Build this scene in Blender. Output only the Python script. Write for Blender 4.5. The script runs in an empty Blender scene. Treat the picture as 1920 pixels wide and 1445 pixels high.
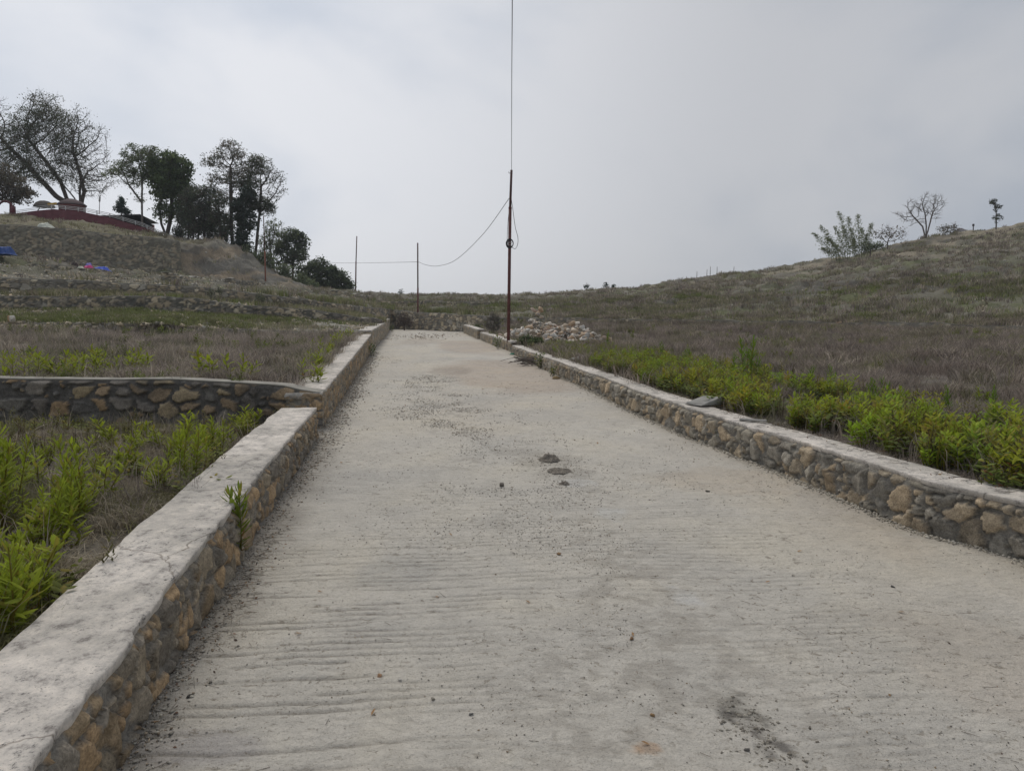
import bpy, bmesh, math, random
import numpy as np
from mathutils import Vector

random.seed(7)
RNG = np.random.default_rng(11)
C = bpy.context.scene.collection
SC = bpy.context.scene

# ------------------------------------------------------------------ camera
F = 1300.0            # focal length in pixels of a 1920 wide frame
CX, CY = 960.0, 722.5
HORIZON = 630.0
EYE = 1.6
PITCH = math.atan((CY - HORIZON) / F)
cam_data = bpy.data.cameras.new('camera')
cam_data.sensor_width = 36.0
cam_data.lens = F / 1920 * 36.0
cam_data.clip_start = 0.05
cam_data.clip_end = 3000.0
cam = bpy.data.objects.new('camera', cam_data)
C.objects.link(cam)
cam.location = (0, 0, EYE)
cam.rotation_euler = (math.pi / 2 - PITCH, 0, 0)
SC.camera = cam

# ------------------------------------------------------------------ world and sun
SUN_EL, SUN_AZ = math.radians(55), math.radians(-25)      # azimuth from +Y towards +X
w = bpy.data.worlds.new('World'); SC.world = w; w.use_nodes = True
nt = w.node_tree; nt.nodes.clear()
def N(t, kind, **kw):
    n = t.nodes.new(kind)
    for k, v in kw.items():
        if k in ('inputs',):
            for a, b in v.items(): n.inputs[a].default_value = b
        else: setattr(n, k, v)
    return n
out = N(nt, 'ShaderNodeOutputWorld')
bg = N(nt, 'ShaderNodeBackground', inputs={'Strength': 0.1})
sky = N(nt, 'ShaderNodeTexSky', sky_type='NISHITA')
sky.sun_disc = False; sky.sun_elevation = SUN_EL; sky.sun_rotation = -SUN_AZ if False else SUN_AZ
sky.dust_density = 4.0
tc = N(nt, 'ShaderNodeTexCoord')
mp = N(nt, 'ShaderNodeMapping'); mp.inputs['Scale'].default_value = (1.0, 1.0, 1.9); mp.inputs['Rotation'].default_value = (0.25, 0.5, 0.3)
no = N(nt, 'ShaderNodeTexNoise', inputs={'Scale': 1.7, 'Detail': 5.0, 'Roughness': 0.48, 'Distortion': 0.35})
rp = N(nt, 'ShaderNodeValToRGB')
rp.color_ramp.interpolation = 'EASE'
e = rp.color_ramp.elements
e[0].position = 0.38; e[0].color = (5.0, 5.45, 6.2, 1)
e[1].position = 0.62; e[1].color = (6.8, 6.95, 7.3, 1)
# brighter veil on the sun's side of the overcast
dp = N(nt, 'ShaderNodeVectorMath', operation='DOT_PRODUCT')
dp.inputs[1].default_value = Vector((-0.62, 0.70, 0.36)).normalized()
mr = N(nt, 'ShaderNodeMapRange', interpolation_type='SMOOTHSTEP')
mr.inputs['From Min'].default_value = 0.50; mr.inputs['From Max'].default_value = 1.0
mr.inputs['To Min'].default_value = 0.80; mr.inputs['To Max'].default_value = 1.20
vm = N(nt, 'ShaderNodeVectorMath', operation='SCALE')
mx = N(nt, 'ShaderNodeMix', data_type='RGBA'); mx.inputs['Factor'].default_value = 0.94
L = nt.links.new
L(tc.outputs['Generated'], mp.inputs['Vector']); L(mp.outputs['Vector'], no.inputs['Vector'])
L(no.outputs['Fac'], rp.inputs['Fac'])
L(tc.outputs['Generated'], dp.inputs[0]); L(dp.outputs['Value'], mr.inputs['Value'])
L(rp.outputs['Color'], vm.inputs[0]); L(mr.outputs['Result'], vm.inputs['Scale'])
L(sky.outputs['Color'], mx.inputs['A']); L(vm.outputs['Vector'], mx.inputs['B'])
L(mx.outputs['Result'], bg.inputs['Color']); L(bg.outputs['Background'], out.inputs['Surface'])

sd = bpy.data.lights.new('sun', 'SUN'); sd.energy = 1.45; sd.angle = math.radians(25); sd.color = (1.0, 0.93, 0.82)
so = bpy.data.objects.new('sun', sd); C.objects.link(so)
sdir = Vector((math.cos(SUN_EL) * math.sin(SUN_AZ), math.cos(SUN_EL) * math.cos(SUN_AZ), math.sin(SUN_EL)))
so.rotation_euler = (-sdir).to_track_quat('-Z', 'Y').to_euler(); so.location = (0, 0, 40)

SC.view_settings.view_transform = 'Standard'
SC.view_settings.look = 'None'
SC.view_settings.exposure = 0.0
SC.view_settings.gamma = 1.0
SC.render.engine = 'CYCLES'
SC.cycles.max_bounces = 6
SC.cycles.transparent_max_bounces = 16

# ------------------------------------------------------------------ geometry helpers
def ray(px, py):
    a, b = (px - CX) / F, (CY - py) / F
    ct, st = math.cos(PITCH), math.sin(PITCH)
    return np.array([a, ct + b * st, -st + b * ct])
def P(px, py, D):
    """world point seen at that spot of the photo, D metres ahead"""
    d = ray(px, py); d = d * (D / d[1])
    return np.array([d[0], d[1], EYE + d[2]])
SLOPE = math.tan(math.atan((CY - 572) / F) - PITCH)
def R(px, py):
    """point of the road's plane seen at that spot"""
    d = ray(px, py)
    t = EYE / (SLOPE * d[1] - d[2])
    return np.array([d[0] * t, d[1] * t, SLOPE * d[1] * t])

def hash2(ix, iy, seed):
    h = (ix.astype(np.int64) * 374761393 + iy.astype(np.int64) * 668265263 + seed * 1442695041) & 0x7fffffff
    h = ((h ^ (h >> 13)) * 1274126177) & 0x7fffffff
    return ((h ^ (h >> 16)) & 0xffffff) / float(0xffffff)
def vnoise(x, y, seed=0):
    x = np.asarray(x, float); y = np.asarray(y, float)
    ix = np.floor(x); iy = np.floor(y); fx = x - ix; fy = y - iy
    fx = fx * fx * (3 - 2 * fx); fy = fy * fy * (3 - 2 * fy)
    a = hash2(ix, iy, seed); b = hash2(ix + 1, iy, seed); c = hash2(ix, iy + 1, seed); d = hash2(ix + 1, iy + 1, seed)
    return (a * (1 - fx) + b * fx) * (1 - fy) + (c * (1 - fx) + d * fx) * fy
def fbm(x, y, octv=4, seed=0, rough=0.5):
    s = 0; a = 1; t = 0
    for k in range(octv):
        s = s + a * vnoise(x * 2 ** k + 17.3 * k, y * 2 ** k - 9.1 * k, seed + k * 13); t += a; a *= rough
    return s / t          # 0..1
def sm(a, b, x):
    t = np.clip((x - a) / (b - a), 0, 1); return t * t * (3 - 2 * t)
def lerp(a, b, t):
    return a + (b - a) * t

def mesh_np(name, verts, faces, mat=None, parent=None, col=None, smooth=False, extra=None):
    """faces: (n,3) or (n,4) array, or a list of such arrays"""
    verts = np.ascontiguousarray(verts, dtype=np.float32)
    fl = faces if isinstance(faces, list) else [faces]
    fl = [np.asarray(f, dtype=np.int32) for f in fl if len(f)]
    me = bpy.data.meshes.new(name)
    me.vertices.add(len(verts)); me.vertices.foreach_set('co', verts.ravel())
    loops = np.concatenate([f.ravel() for f in fl])
    starts = []; o = 0
    for f in fl:
        n, k = f.shape; starts.append(o + np.arange(n, dtype=np.int32) * k); o += n * k
    starts = np.concatenate(starts)
    me.loops.add(len(loops)); me.loops.foreach_set('vertex_index', loops)
    me.polygons.add(len(starts)); me.polygons.foreach_set('loop_start', starts.astype(np.int32))
    if smooth: me.polygons.foreach_set('use_smooth', np.ones(len(starts), dtype=bool))
    me.update(calc_edges=True)
    if col is not None:
        c4 = np.ones((len(verts), 4), dtype=np.float32); c4[:, :3] = col
        a = me.attributes.new('Col', 'FLOAT_COLOR', 'POINT'); a.data.foreach_set('color', c4.ravel())
    if extra is not None:
        for k, v in extra.items():
            a = me.attributes.new(k, 'FLOAT', 'POINT'); a.data.foreach_set('value', np.asarray(v, dtype=np.float32).ravel())
    if mat: me.materials.append(mat)
    ob = bpy.data.objects.new(name, me); C.objects.link(ob)
    if parent: ob.parent = parent
    return ob
def grid_faces(nu, nv, off=0, closed=False):
    """grid of nu columns (outer index) x nv rows (inner index)"""
    i = np.arange(nu if closed else nu - 1)[:, None]; j = np.arange(nv - 1)[None, :]
    i2 = (i + 1) % nu
    a = i * nv + j; b = i2 * nv + j; c = i2 * nv + j + 1; d = i * nv + j + 1
    return (np.stack([a + 0 * j, b + 0 * j, c, d], -1).reshape(-1, 4) + off).astype(np.int32)
def tag(o, label=None, cat=None, group=None, kind=None):
    if label: o['label'] = label
    if cat: o['category'] = cat
    if group: o['group'] = group
    if kind: o['kind'] = kind
    return o
def thing(name, label, cat, loc=(0, 0, 0), group=None):
    o = bpy.data.objects.new(name, None); C.objects.link(o); o.location = loc
    o.empty_display_size = 0.1
    return tag(o, label, cat, group, 'thing')
def child(name, verts, faces, mat, parent, **kw):
    """a part whose vertices are given in world space (the parent has only a location)"""
    v = np.asarray(verts, float) - np.array(parent.location)
    return mesh_np(name, v, faces, mat, parent, **kw)
def copy_tree(o, parent=None):
    c = o.copy(); C.objects.link(c)
    if parent: c.parent = parent
    for ch in list(o.children): copy_tree(ch, c)
    return c
def resample(pts, n=None, step=None):
    pts = np.asarray(pts, float)
    d = np.r_[0, np.cumsum(np.linalg.norm(np.diff(pts[:, :2], axis=0), axis=1))]
    if n is None: n = max(2, int(d[-1] / step) + 1)
    u = np.linspace(0, d[-1], n)
    return np.stack([np.interp(u, d, pts[:, k]) for k in range(pts.shape[1])], 1), u
def tube(pts, rad, sides=6, cap=True):
    pts = np.asarray(pts, float); n = len(pts)
    rad = np.broadcast_to(np.asarray(rad, float), (n,))
    tg = np.gradient(pts, axis=0); tg /= np.linalg.norm(tg, axis=1)[:, None] + 1e-9
    ref = np.where(np.abs(tg[:, 2:3]) > 0.9, np.array([[1., 0, 0]]), np.array([[0, 0, 1.]]))
    if np.abs(tg[:, 2]).min() > 0.6: ref = np.tile([[1., 0, 0]], (n, 1))
    a = np.cross(tg, ref); a /= np.linalg.norm(a, axis=1)[:, None] + 1e-9
    b = np.cross(tg, a)
    th = np.arange(sides) / sides * 2 * math.pi
    v = pts[:, None, :] + rad[:, None, None] * (np.cos(th)[None, :, None] * a[:, None, :] + np.sin(th)[None, :, None] * b[:, None, :])
    v = v.reshape(-1, 3)
    fs = []
    for i in range(n - 1):
        for j in range(sides):
            k = (j + 1) % sides
            fs.append((i * sides + j, i * sides + k, (i + 1) * sides + k, (i + 1) * sides + j))
    fs = np.array(fs)
    tri = []
    if cap:
        v = np.vstack([v, pts[0], pts[-1]]); c0 = n * sides
        for j in range(sides):
            k = (j + 1) % sides
            tri.append((k, j, c0)); tri.append(((n - 1) * sides + j, (n - 1) * sides + k, c0 + 1))
    return v, fs, np.array(tri).reshape(-1, 3)
class MB:
    """collects shapes for one mesh"""
    def __init__(s): s.v = []; s.q = []; s.t = []; s.c = []; s.n = 0
    def add(s, v, q=None, t=None, col=None):
        v = np.asarray(v, float)
        if q is not None and len(q): s.q.append(np.asarray(q) + s.n)
        if t is not None and len(t): s.t.append(np.asarray(t) + s.n)
        s.v.append(v); s.n += len(v)
        if col is not None:
            s.c.append(np.broadcast_to(np.asarray(col, float), (len(v), 3)))
        return s
    def tube(s, pts, rad, sides=6, col=None):
        v, q, t = tube(pts, rad, sides); return s.add(v, q, t, col)
    def box(s, c, size, rot=0, tilt=0, col=None):
        x, y, z = [k / 2 for k in size]
        v = np.array([(a * x, b * y, d * z) for a in (-1, 1) for b in (-1, 1) for d in (-1, 1)])
        if tilt:
            ct, st = math.cos(tilt), math.sin(tilt); v = np.stack([v[:, 0] * ct - v[:, 2] * st, v[:, 1], v[:, 0] * st + v[:, 2] * ct], 1)
        cr, sr = math.cos(rot), math.sin(rot)
        v = np.stack([v[:, 0] * cr - v[:, 1] * sr, v[:, 0] * sr + v[:, 1] * cr, v[:, 2]], 1) + np.asarray(c)
        q = [(0, 1, 3, 2), (4, 6, 7, 5), (0, 4, 5, 1), (2, 3, 7, 6), (0, 2, 6, 4), (1, 5, 7, 3)]
        return s.add(v, np.array(q), None, col)
    def build(s, name, mat, parent=None, smooth=False):
        v = np.concatenate(s.v); f = []
        if s.q: f.append(np.concatenate(s.q))
        if s.t: f.append(np.concatenate(s.t))
        col = np.concatenate(s.c) if s.c else None
        if parent is not None: return child(name, v, f, mat, parent, col=col, smooth=smooth)
        return mesh_np(name, v, f, mat, None, col=col, smooth=smooth)

# ------------------------------------------------------------------ materials
def new_mat(name):
    m = bpy.data.materials.new(name); m.use_nodes = True
    t = m.node_tree; t.nodes.clear()
    o = N(t, 'ShaderNodeOutputMaterial'); b = N(t, 'ShaderNodeBsdfPrincipled')
    t.links.new(b.outputs[0], o.inputs['Surface'])
    b.inputs['Roughness'].default_value = 0.9
    b.inputs['Specular IOR Level'].default_value = 0.25
    return m, t, b, o
def noise_node(t, scale, detail=4, rough=0.55, dist=0.0, vec=None, mapping=None):
    n = N(t, 'ShaderNodeTexNoise', inputs={'Scale': scale, 'Detail': detail, 'Roughness': rough, 'Distortion': dist})
    if vec is not None: t.links.new(vec, n.inputs['Vector'])
    return n
def ramp(t, fac, stops):
    r = N(t, 'ShaderNodeValToRGB'); el = r.color_ramp.elements
    while len(el) < len(stops): el.new(0.5)
    for k, (p, c) in enumerate(stops):
        el[k].position = p; el[k].color = (*c, 1) if len(c) == 3 else c
    t.links.new(fac, r.inputs['Fac']); return r
def mixc(t, fac, a, b, mode='MIX'):
    m = N(t, 'ShaderNodeMix', data_type='RGBA', blend_type=mode)
    for key, v in (('Factor', fac), ('A', a), ('B', b)):
        if isinstance(v, (int, float)): m.inputs[key].default_value = v
        elif isinstance(v, tuple): m.inputs[key].default_value = (*v, 1)
        else: t.links.new(v, m.inputs[key])
    return m.outputs['Result']
def bump(t, b, height, strength, dist, prev=None):
    n = N(t, 'ShaderNodeBump'); n.inputs['Strength'].default_value = strength; n.inputs['Distance'].default_value = dist
    t.links.new(height, n.inputs['Height'])
    if prev is not None: t.links.new(prev, n.inputs['Normal'])
    t.links.new(n.outputs[0], b.inputs['Normal']); return n.outputs[0]
def col_mat(name, n1=30, n2=160, amt=0.35, bstr=0.6, bdist=0.02, rough=0.95):
    """vertex colour broken up by two noises"""
    m, t, b, o = new_mat(name)
    a = N(t, 'ShaderNodeAttribute', attribute_name='Col')
    tc = N(t, 'ShaderNodeTexCoord')
    k1 = noise_node(t, n1, 6, 0.65, vec=tc.outputs['Object']); k2 = noise_node(t, n2, 3, 0.6, vec=tc.outputs['Object'])
    r1 = ramp(t, k1.outputs['Fac'], [(0.3, (1 - amt,) * 3), (0.7, (1 + amt,) * 3)])
    r2 = ramp(t, k2.outputs['Fac'], [(0.3, (1 - amt,) * 3), (0.7, (1 + amt,) * 3)])
    c = mixc(t, 1.0, a.outputs['Color'], r1.outputs['Color'], 'MULTIPLY')
    c = mixc(t, 1.0, c, r2.outputs['Color'], 'MULTIPLY')
    t.links.new(c, b.inputs['Base Color']); b.inputs['Roughness'].default_value = rough
    p = bump(t, b, k1.outputs['Fac'], bstr, bdist)
    bump(t, b, k2.outputs['Fac'], bstr, bdist * 0.3, p)
    return m
def flat_mat(name, color, rough=0.8, var=0.25, scale=25, bstr=0.2, metal=0.0):
    m, t, b, o = new_mat(name)
    tc = N(t, 'ShaderNodeTexCoord')
    k = noise_node(t, scale, 5, 0.6, vec=tc.outputs['Object'])
    c1 = tuple(x * (1 - var) for x in color); c2 = tuple(min(1, x * (1 + var)) for x in color)
    r = ramp(t, k.outputs['Fac'], [(0.3, c1), (0.7, c2)])
    t.links.new(r.outputs['Color'], b.inputs['Base Color'])
    b.inputs['Roughness'].default_value = rough; b.inputs['Metallic'].default_value = metal
    bump(t, b, k.outputs['Fac'], bstr, 0.01)
    return m
def leaf_mat(name, trans=0.35, tint=(1, 1, 1)):
    m, t, b, o = new_mat(name)
    a = N(t, 'ShaderNodeAttribute', attribute_name='Col')
    t.links.new(a.outputs['Color'], b.inputs['Base Color'])
    b.inputs['Roughness'].default_value = 0.7; b.inputs['Specular IOR Level'].default_value = 0.2
    tr = N(t, 'ShaderNodeBsdfTranslucent'); t.links.new(a.outputs['Color'], tr.inputs['Color'])
    ms = N(t, 'ShaderNodeMixShader'); ms.inputs[0].default_value = trans
    t.links.new(b.outputs[0], ms.inputs[1]); t.links.new(tr.outputs[0], ms.inputs[2]); t.links.new(ms.outputs[0], o.inputs['Surface'])
    return m

M = {}
M['terrain'] = col_mat('terrain', 1.2, 14, 0.28, 0.7, 0.12)
M['stone'] = col_mat('stone', 18, 90, 0.30, 1.0, 0.016, 0.9)
M['stonefar'] = col_mat('stone_far', 4, 25, 0.15, 0.5, 0.02, 0.9)
M['rock'] = col_mat('rock', 9, 50, 0.22, 0.6, 0.012, 0.85)
M['gravel'] = col_mat('gravel', 60, 200, 0.15, 0.3, 0.003, 0.9)
M['dry'] = leaf_mat('dry_grass', 0.28)
M['leaf'] = leaf_mat('green_leaf', 0.40)
M['tree_leaf'] = leaf_mat('tree_leaf', 0.5)
M['bark'] = flat_mat('bark', (0.095, 0.078, 0.068), 0.95, 0.4, 6)
M['barkpale'] = flat_mat('pale_bark', (0.16, 0.14, 0.125), 0.95, 0.3, 6)

def coping_material():
    m, t, b, o = new_mat('coping_cement')
    tc = N(t, 'ShaderNodeTexCoord')
    v = tc.outputs['Object']
    big = noise_node(t, 1.3, 4, 0.6, 0.3, v); mid = noise_node(t, 9, 10, 0.78, 0.0, v); fine = noise_node(t, 70, 6, 0.75, 0, v)
    base = ramp(t, big.outputs['Fac'], [(0.34, (0.40, 0.38, 0.35)), (0.5, (0.56, 0.525, 0.48)), (0.62, (0.68, 0.635, 0.585))])
    blot = ramp(t, mid.outputs['Fac'], [(0.37, (0.40, 0.39, 0.39)), (0.46, (0.80, 0.80, 0.80)), (0.64, (1.12, 1.10, 1.07))])
    c = mixc(t, 1.0, base.outputs['Color'], blot.outputs['Color'], 'MULTIPLY')
    sp = noise_node(t, 30, 10, 0.8, 0.1, v)
    spots = ramp(t, sp.outputs['Fac'], [(0.38, (1, 1, 1)), (0.45, (0, 0, 0))])
    bigm = ramp(t, noise_node(t, 2.6, 3, 0.5, 0.4, v).outputs['Fac'], [(0.42, (0, 0, 0)), (0.58, (1, 1, 1))])
    fac = mixc(t, 1.0, spots.outputs['Color'], bigm.outputs['Color'], 'MULTIPLY')
    c = mixc(t, fac, c, (0.10, 0.097, 0.095))
    wv_ = N(t, 'ShaderNodeVectorMath', operation='ADD'); wn = noise_node(t, 5, 4, 0.6, 0, v); ws = N(t, 'ShaderNodeVectorMath', operation='SCALE'); ws.inputs['Scale'].default_value = 0.16
    t.links.new(wn.outputs['Color'], ws.inputs[0]); t.links.new(v, wv_.inputs[0]); t.links.new(ws.outputs[0], wv_.inputs[1])
    vo = N(t, 'ShaderNodeTexVoronoi', feature='DISTANCE_TO_EDGE'); vo.inputs['Scale'].default_value = 0.5; t.links.new(wv_.outputs[0], vo.inputs['Vector'])
    ck = ramp(t, vo.outputs['Distance'], [(0.0, (0.45, 0.43, 0.41)), (0.0015, (0.6, 0.59, 0.57)), (0.0032, (1, 1, 1))]); c = mixc(t, 1.0, c, ck.outputs['Color'], 'MULTIPLY')
    pits = ramp(t, noise_node(t, 85, 4, 0.7, 0, v).outputs['Fac'], [(0.30, (0.45, 0.45, 0.45)), (0.40, (1, 1, 1)), (0.7, (1.05, 1.05, 1.05))])
    c = mixc(t, 1.0, c, pits.outputs['Color'], 'MULTIPLY')
    t.links.new(c, b.inputs['Base Color']); b.inputs['Roughness'].default_value = 0.92
    p = bump(t, b, mid.outputs['Fac'], 0.5, 0.03); p = bump(t, b, fine.outputs['Fac'], 0.6, 0.006, p)
    return m
M['coping'] = coping_material()

def road_material():
    m, t, b, o = new_mat('road_concrete')
    tc = N(t, 'ShaderNodeTexCoord'); v = tc.outputs['Object']
    att = N(t, 'ShaderNodeAttribute', attribute_name='Col')
    big = noise_node(t, 0.7, 5, 0.6, 0.4, v); mid = noise_node(t, 5, 7, 0.65, 0.4, v); fine = noise_node(t, 60, 6, 0.75, 0, v)
    r0 = ramp(t, big.outputs['Fac'], [(0.3, (0.90, 0.91, 0.93)), (0.5, (1, 1, 1)), (0.7, (1.07, 1.05, 1.0))])
    r1 = ramp(t, mid.outputs['Fac'], [(0.3, (0.90, 0.90, 0.90)), (0.55, (1.02, 1.02, 1.02)), (0.75, (1.09, 1.085, 1.07))])
    r2 = ramp(t, fine.outputs['Fac'], [(0.28, (0.62, 0.61, 0.60)), (0.42, (0.97, 0.97, 0.97)), (0.72, (1.12, 1.12, 1.12))])
    c = mixc(t, 1.0, att.outputs['Color'], r0.outputs['Color'], 'MULTIPLY')
    c = mixc(t, 1.0, c, r1.outputs['Color'], 'MULTIPLY'); c = mixc(t, 1.0, c, r2.outputs['Color'], 'MULTIPLY')
    # dark flecks across the road: small gravel shadows painted into the colour
    mp = N(t, 'ShaderNodeMapping'); mp.inputs['Scale'].default_value = (17, 25, 17); mp.inputs['Rotation'].default_value = (0, 0, 0.12)
    t.links.new(v, mp.inputs['Vector'])
    sc = noise_node(t, 1.0, 5, 0.75, 0.5, mp.outputs['Vector'])
    chips = ramp(t, sc.outputs['Fac'], [(0.385, (1, 1, 1)), (0.425, (0, 0, 0))])
    msk = ramp(t, noise_node(t, 0.9, 5, 0.65, 0.3, v).outputs['Fac'], [(0.34, (0.15, 0.15, 0.15)), (0.56, (1, 1, 1))])
    fac = mixc(t, 1.0, chips.outputs['Color'], msk.outputs['Color'], 'MULTIPLY')
    fac2 = mixc(t, 1.0, fac, (0.75, 0.75, 0.75), 'MULTIPLY'); c = mixc(t, fac2, c, (0.21, 0.185, 0.15))
    gr = ramp(t, noise_node(t, 130, 3, 0.6, 0, v).outputs['Fac'], [(0.30, (0.62, 0.60, 0.57)), (0.42, (1, 1, 1)), (0.62, (1, 1, 1)), (0.72, (1.22, 1.22, 1.2))]); c = mixc(t, 1.0, c, gr.outputs['Color'], 'MULTIPLY')
    t.links.new(c, b.inputs['Base Color']); b.inputs['Roughness'].default_value = 0.93
    p = bump(t, b, mid.outputs['Fac'], 0.5, 0.04); p = bump(t, b, sc.outputs['Fac'], 0.9, 0.016, p); bump(t, b, fine.outputs['Fac'], 0.8, 0.008, p)
    return m
M['road'] = road_material()

# ------------------------------------------------------------------ the road
LE = np.array([R(*p) for p in [(200, 1445), (300, 1270), (400, 1118), (473, 1000), (547, 890), (605, 800), (650, 730), (697, 657), (721, 632), (733, 614)]])
RE = np.array([R(*p) for p in [(1919, 1046), (1760, 1008), (1646, 960), (1542, 918), (1473, 887), (1386, 856), (1300, 821), (1257, 800), (1186, 769), (1134, 743), (1069, 713), (1040, 700), (999, 681), (952, 658), (905, 640), (869, 623)]])
LEy, LEx = LE[:, 1], LE[:, 0]
REy, REx = RE[:, 1], RE[:, 0]
ldir = (LEx[4] - LEx[0]) / (LEy[4] - LEy[0])
def xl(y): y = np.asarray(y, float); return np.where(y < LEy[0], LEx[0] + (y - LEy[0]) * ldir, np.interp(y, LEy, LEx))
rdir = -0.12
def xr(y): y = np.asarray(y, float); return np.where(y < REy[0], REx[0] + (y - REy[0]) * rdir, np.interp(y, REy, REx))
def groove(x, y):
    s = (x - xl(y))
    turn = 0.45 * sm(0.45, 0.65, fbm(x * 0.3 + 8, y * 0.25, 2, 37)) * sm(0.6, 2.0, s)
    yy = y + (0.07 + turn) * -x * 0.8 + 0.16 * fbm(x * 0.6, y * 0.5, 3, 5) + 0.035 * (fbm(x * 2.1 + 4, y * 2.3, 3, 33) - 0.5)
    per = 0.062
    g = 0.5 + 0.5 * np.cos(yy / per * 2 * math.pi)
    k = np.floor(yy / per + 0.5)                                   # every rake stroke starts, stops and varies by itself
    live = sm(0.34, 0.50, vnoise(x * 1.7 + k * 7.7, k * 3.1, 39)) * (0.5 + 0.5 * vnoise(x * 9 + k * 3.3, k * 1.7, 40))
    amp = 1.15 * sm(1.9, 0.5, s) * sm(5.5, 2.9, y) * (0.35 + 0.9 * fbm(x * 12, y * 9, 3, 36)) + 0.40 * sm(0.47, 0.62, fbm(x * 0.7 + 3, y * 0.7, 4, 9)) * sm(9, 5, y) * sm(4.3, 3.2, s)
    return -(g ** 4) * 0.011 * np.clip(amp * live * 1.3, 0, 1)
def road_h(x, y):
    h = SLOPE * y + 0.05 * (fbm(x * 0.5, y * 0.35, 3, 2) - 0.5) + 0.022 * (fbm(x * 2.2, y * 2.2, 4, 3) - 0.5)
    h = h + 0.010 * (fbm(x * 16, y * 18, 4, 4, .65) - 0.5) * sm(20, 6, y)
    h = h + groove(x, y)
    return h
def blob(x, y, c, rx, ry, ang=0.0, seed=0, edge=0.5):
    dx, dy = x - c[0], y - c[1]; ca, sa = math.cos(ang), math.sin(ang)
    u, v = (dx * ca + dy * sa) / rx, (-dx * sa + dy * ca) / ry
    r = np.sqrt(u * u + v * v) + 1.1 * (fbm(x * 3.1 / max(rx, ry) * 0.6, y * 3.1 / max(rx, ry) * 0.6, 4, 70 + seed) - 0.5)
    return sm(1.0 + edge * 0.5, 1.0 - edge * 0.5, r)
ys = [-7.0]
while ys[-1] < 50:
    y = ys[-1]
    ys.append(y + (0.3 if y < 1.2 else 0.0105 if y < 4.5 else 0.0105 + (y - 4.5) * 0.0065))
ys = np.array(ys); s = np.linspace(0, 1, 221)
Y, S = np.meshgrid(ys, s, indexing='ij')
X = lerp(xl(Y) - 0.16, xr(Y) + 0.16, S)
Z = road_h(X, Y)
col = np.empty(X.shape + (3,)); col[:] = (0.485, 0.458, 0.410)
def paint(col, mask, c, k=1.0):
    m = (mask * k)[..., None]; return col * (1 - m) + np.asarray(c) * m
col = paint(col, sm(0.45, 0.7, fbm(X * 0.35, Y * 0.18, 4, 21)), (0.47, 0.43, 0.37), 0.5)
col = paint(col, sm(0.55, 0.75, fbm(X * 0.8, Y * 0.5, 4, 23)), (0.43, 0.41, 0.375), 0.4)
col = paint(col, sm(0.56, 0.7, fbm(X * 0.9 + 7, Y * 0.9, 5, 25)) * sm(1.5, 3.5, X), (0.40, 0.33, 0.25), 0.5)
for (a, rx, ry, ang, cc, kk) in [((745, 1070), 0.24, 0.22, 0.1, (0.36, 0.35, 0.325), 0.5), ((1150, 962), 0.13, 0.16, 0, (0.50, 0.50, 0.48), 0.6),
        ((1080, 902), 0.16, 0.18, 0, (0.50, 0.50, 0.49), 0.6), ((1280, 1115), 0.075, 0.12, 0.3, (0.55, 0.55, 0.54), 0.55), ((1225, 805), 0.5, 0.55, 0, (0.56, 0.53, 0.47), 0.6),
        ((1390, 1330), 0.09, 0.13, 0.2, (0.16, 0.15, 0.13), 0.75), ((1420, 1365), 0.035, 0.20, 0.55, (0.12, 0.11, 0.10), 0.8), ((1465, 1430), 0.03, 0.12, 0.4, (0.13, 0.12, 0.11), 0.7),
        ((1030, 858), 0.30, 0.35, 0, (0.30, 0.28, 0.25), 0.5), ((1060, 885), 0.25, 0.2, 0, (0.28, 0.26, 0.23), 0.5), ((970, 845), 0.3, 0.2, 0, (0.30, 0.28, 0.25), 0.5),
        ((1212, 1400), 0.05, 0.035, 0.2, (0.42, 0.26, 0.15), 0.8), ((950, 700), 1.3, 3.5, 0.2, (0.36, 0.28, 0.22), 0.55), ((880, 650), 1.2, 4.0, 0.2, (0.36, 0.28, 0.22), 0.5),
        ((790, 640), 0.9, 2.5, 0, (0.33, 0.27, 0.22), 0.4), ((840, 695), 0.5, 1.0, 0, (0.28, 0.24, 0.20), 0.5), ((1850, 1250), 0.35, 0.5, 0, (0.42, 0.36, 0.30), 0.35),
        ((1700, 1180), 0.5, 0.35, 0, (0.36, 0.34, 0.31), 0.4), ((1380, 900), 0.7, 0.5, 0, (0.42, 0.35, 0.27), 0.4), ((330, 1400), 0.25, 0.12, 0, (0.30, 0.28, 0.30), 0.4)]:
    p = R(*a); mk = blob(X, Y, p, rx, ry, ang, int(a[0]))
    if 1380 < a[0] < 1480 and a[1] > 1300: mk = mk * (0.25 + 0.95 * sm(0.42, 0.60, fbm(X * 26, Y * 20, 4, 81)))
    else: mk = mk * (0.55 + 0.6 * fbm(X * 9, Y * 9, 4, 82))
    col = paint(col, np.clip(mk, 0, 1), cc, kk)
# uneven darker bands along the foot of both walls
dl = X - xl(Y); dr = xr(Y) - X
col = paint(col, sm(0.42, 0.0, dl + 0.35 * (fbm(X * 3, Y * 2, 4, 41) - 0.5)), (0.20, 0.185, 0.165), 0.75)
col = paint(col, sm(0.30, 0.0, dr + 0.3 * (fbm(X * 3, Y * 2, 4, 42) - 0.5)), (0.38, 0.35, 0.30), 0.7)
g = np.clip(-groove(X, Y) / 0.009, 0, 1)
col = paint(col, g, (0.21, 0.195, 0.17), 0.7)
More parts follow.
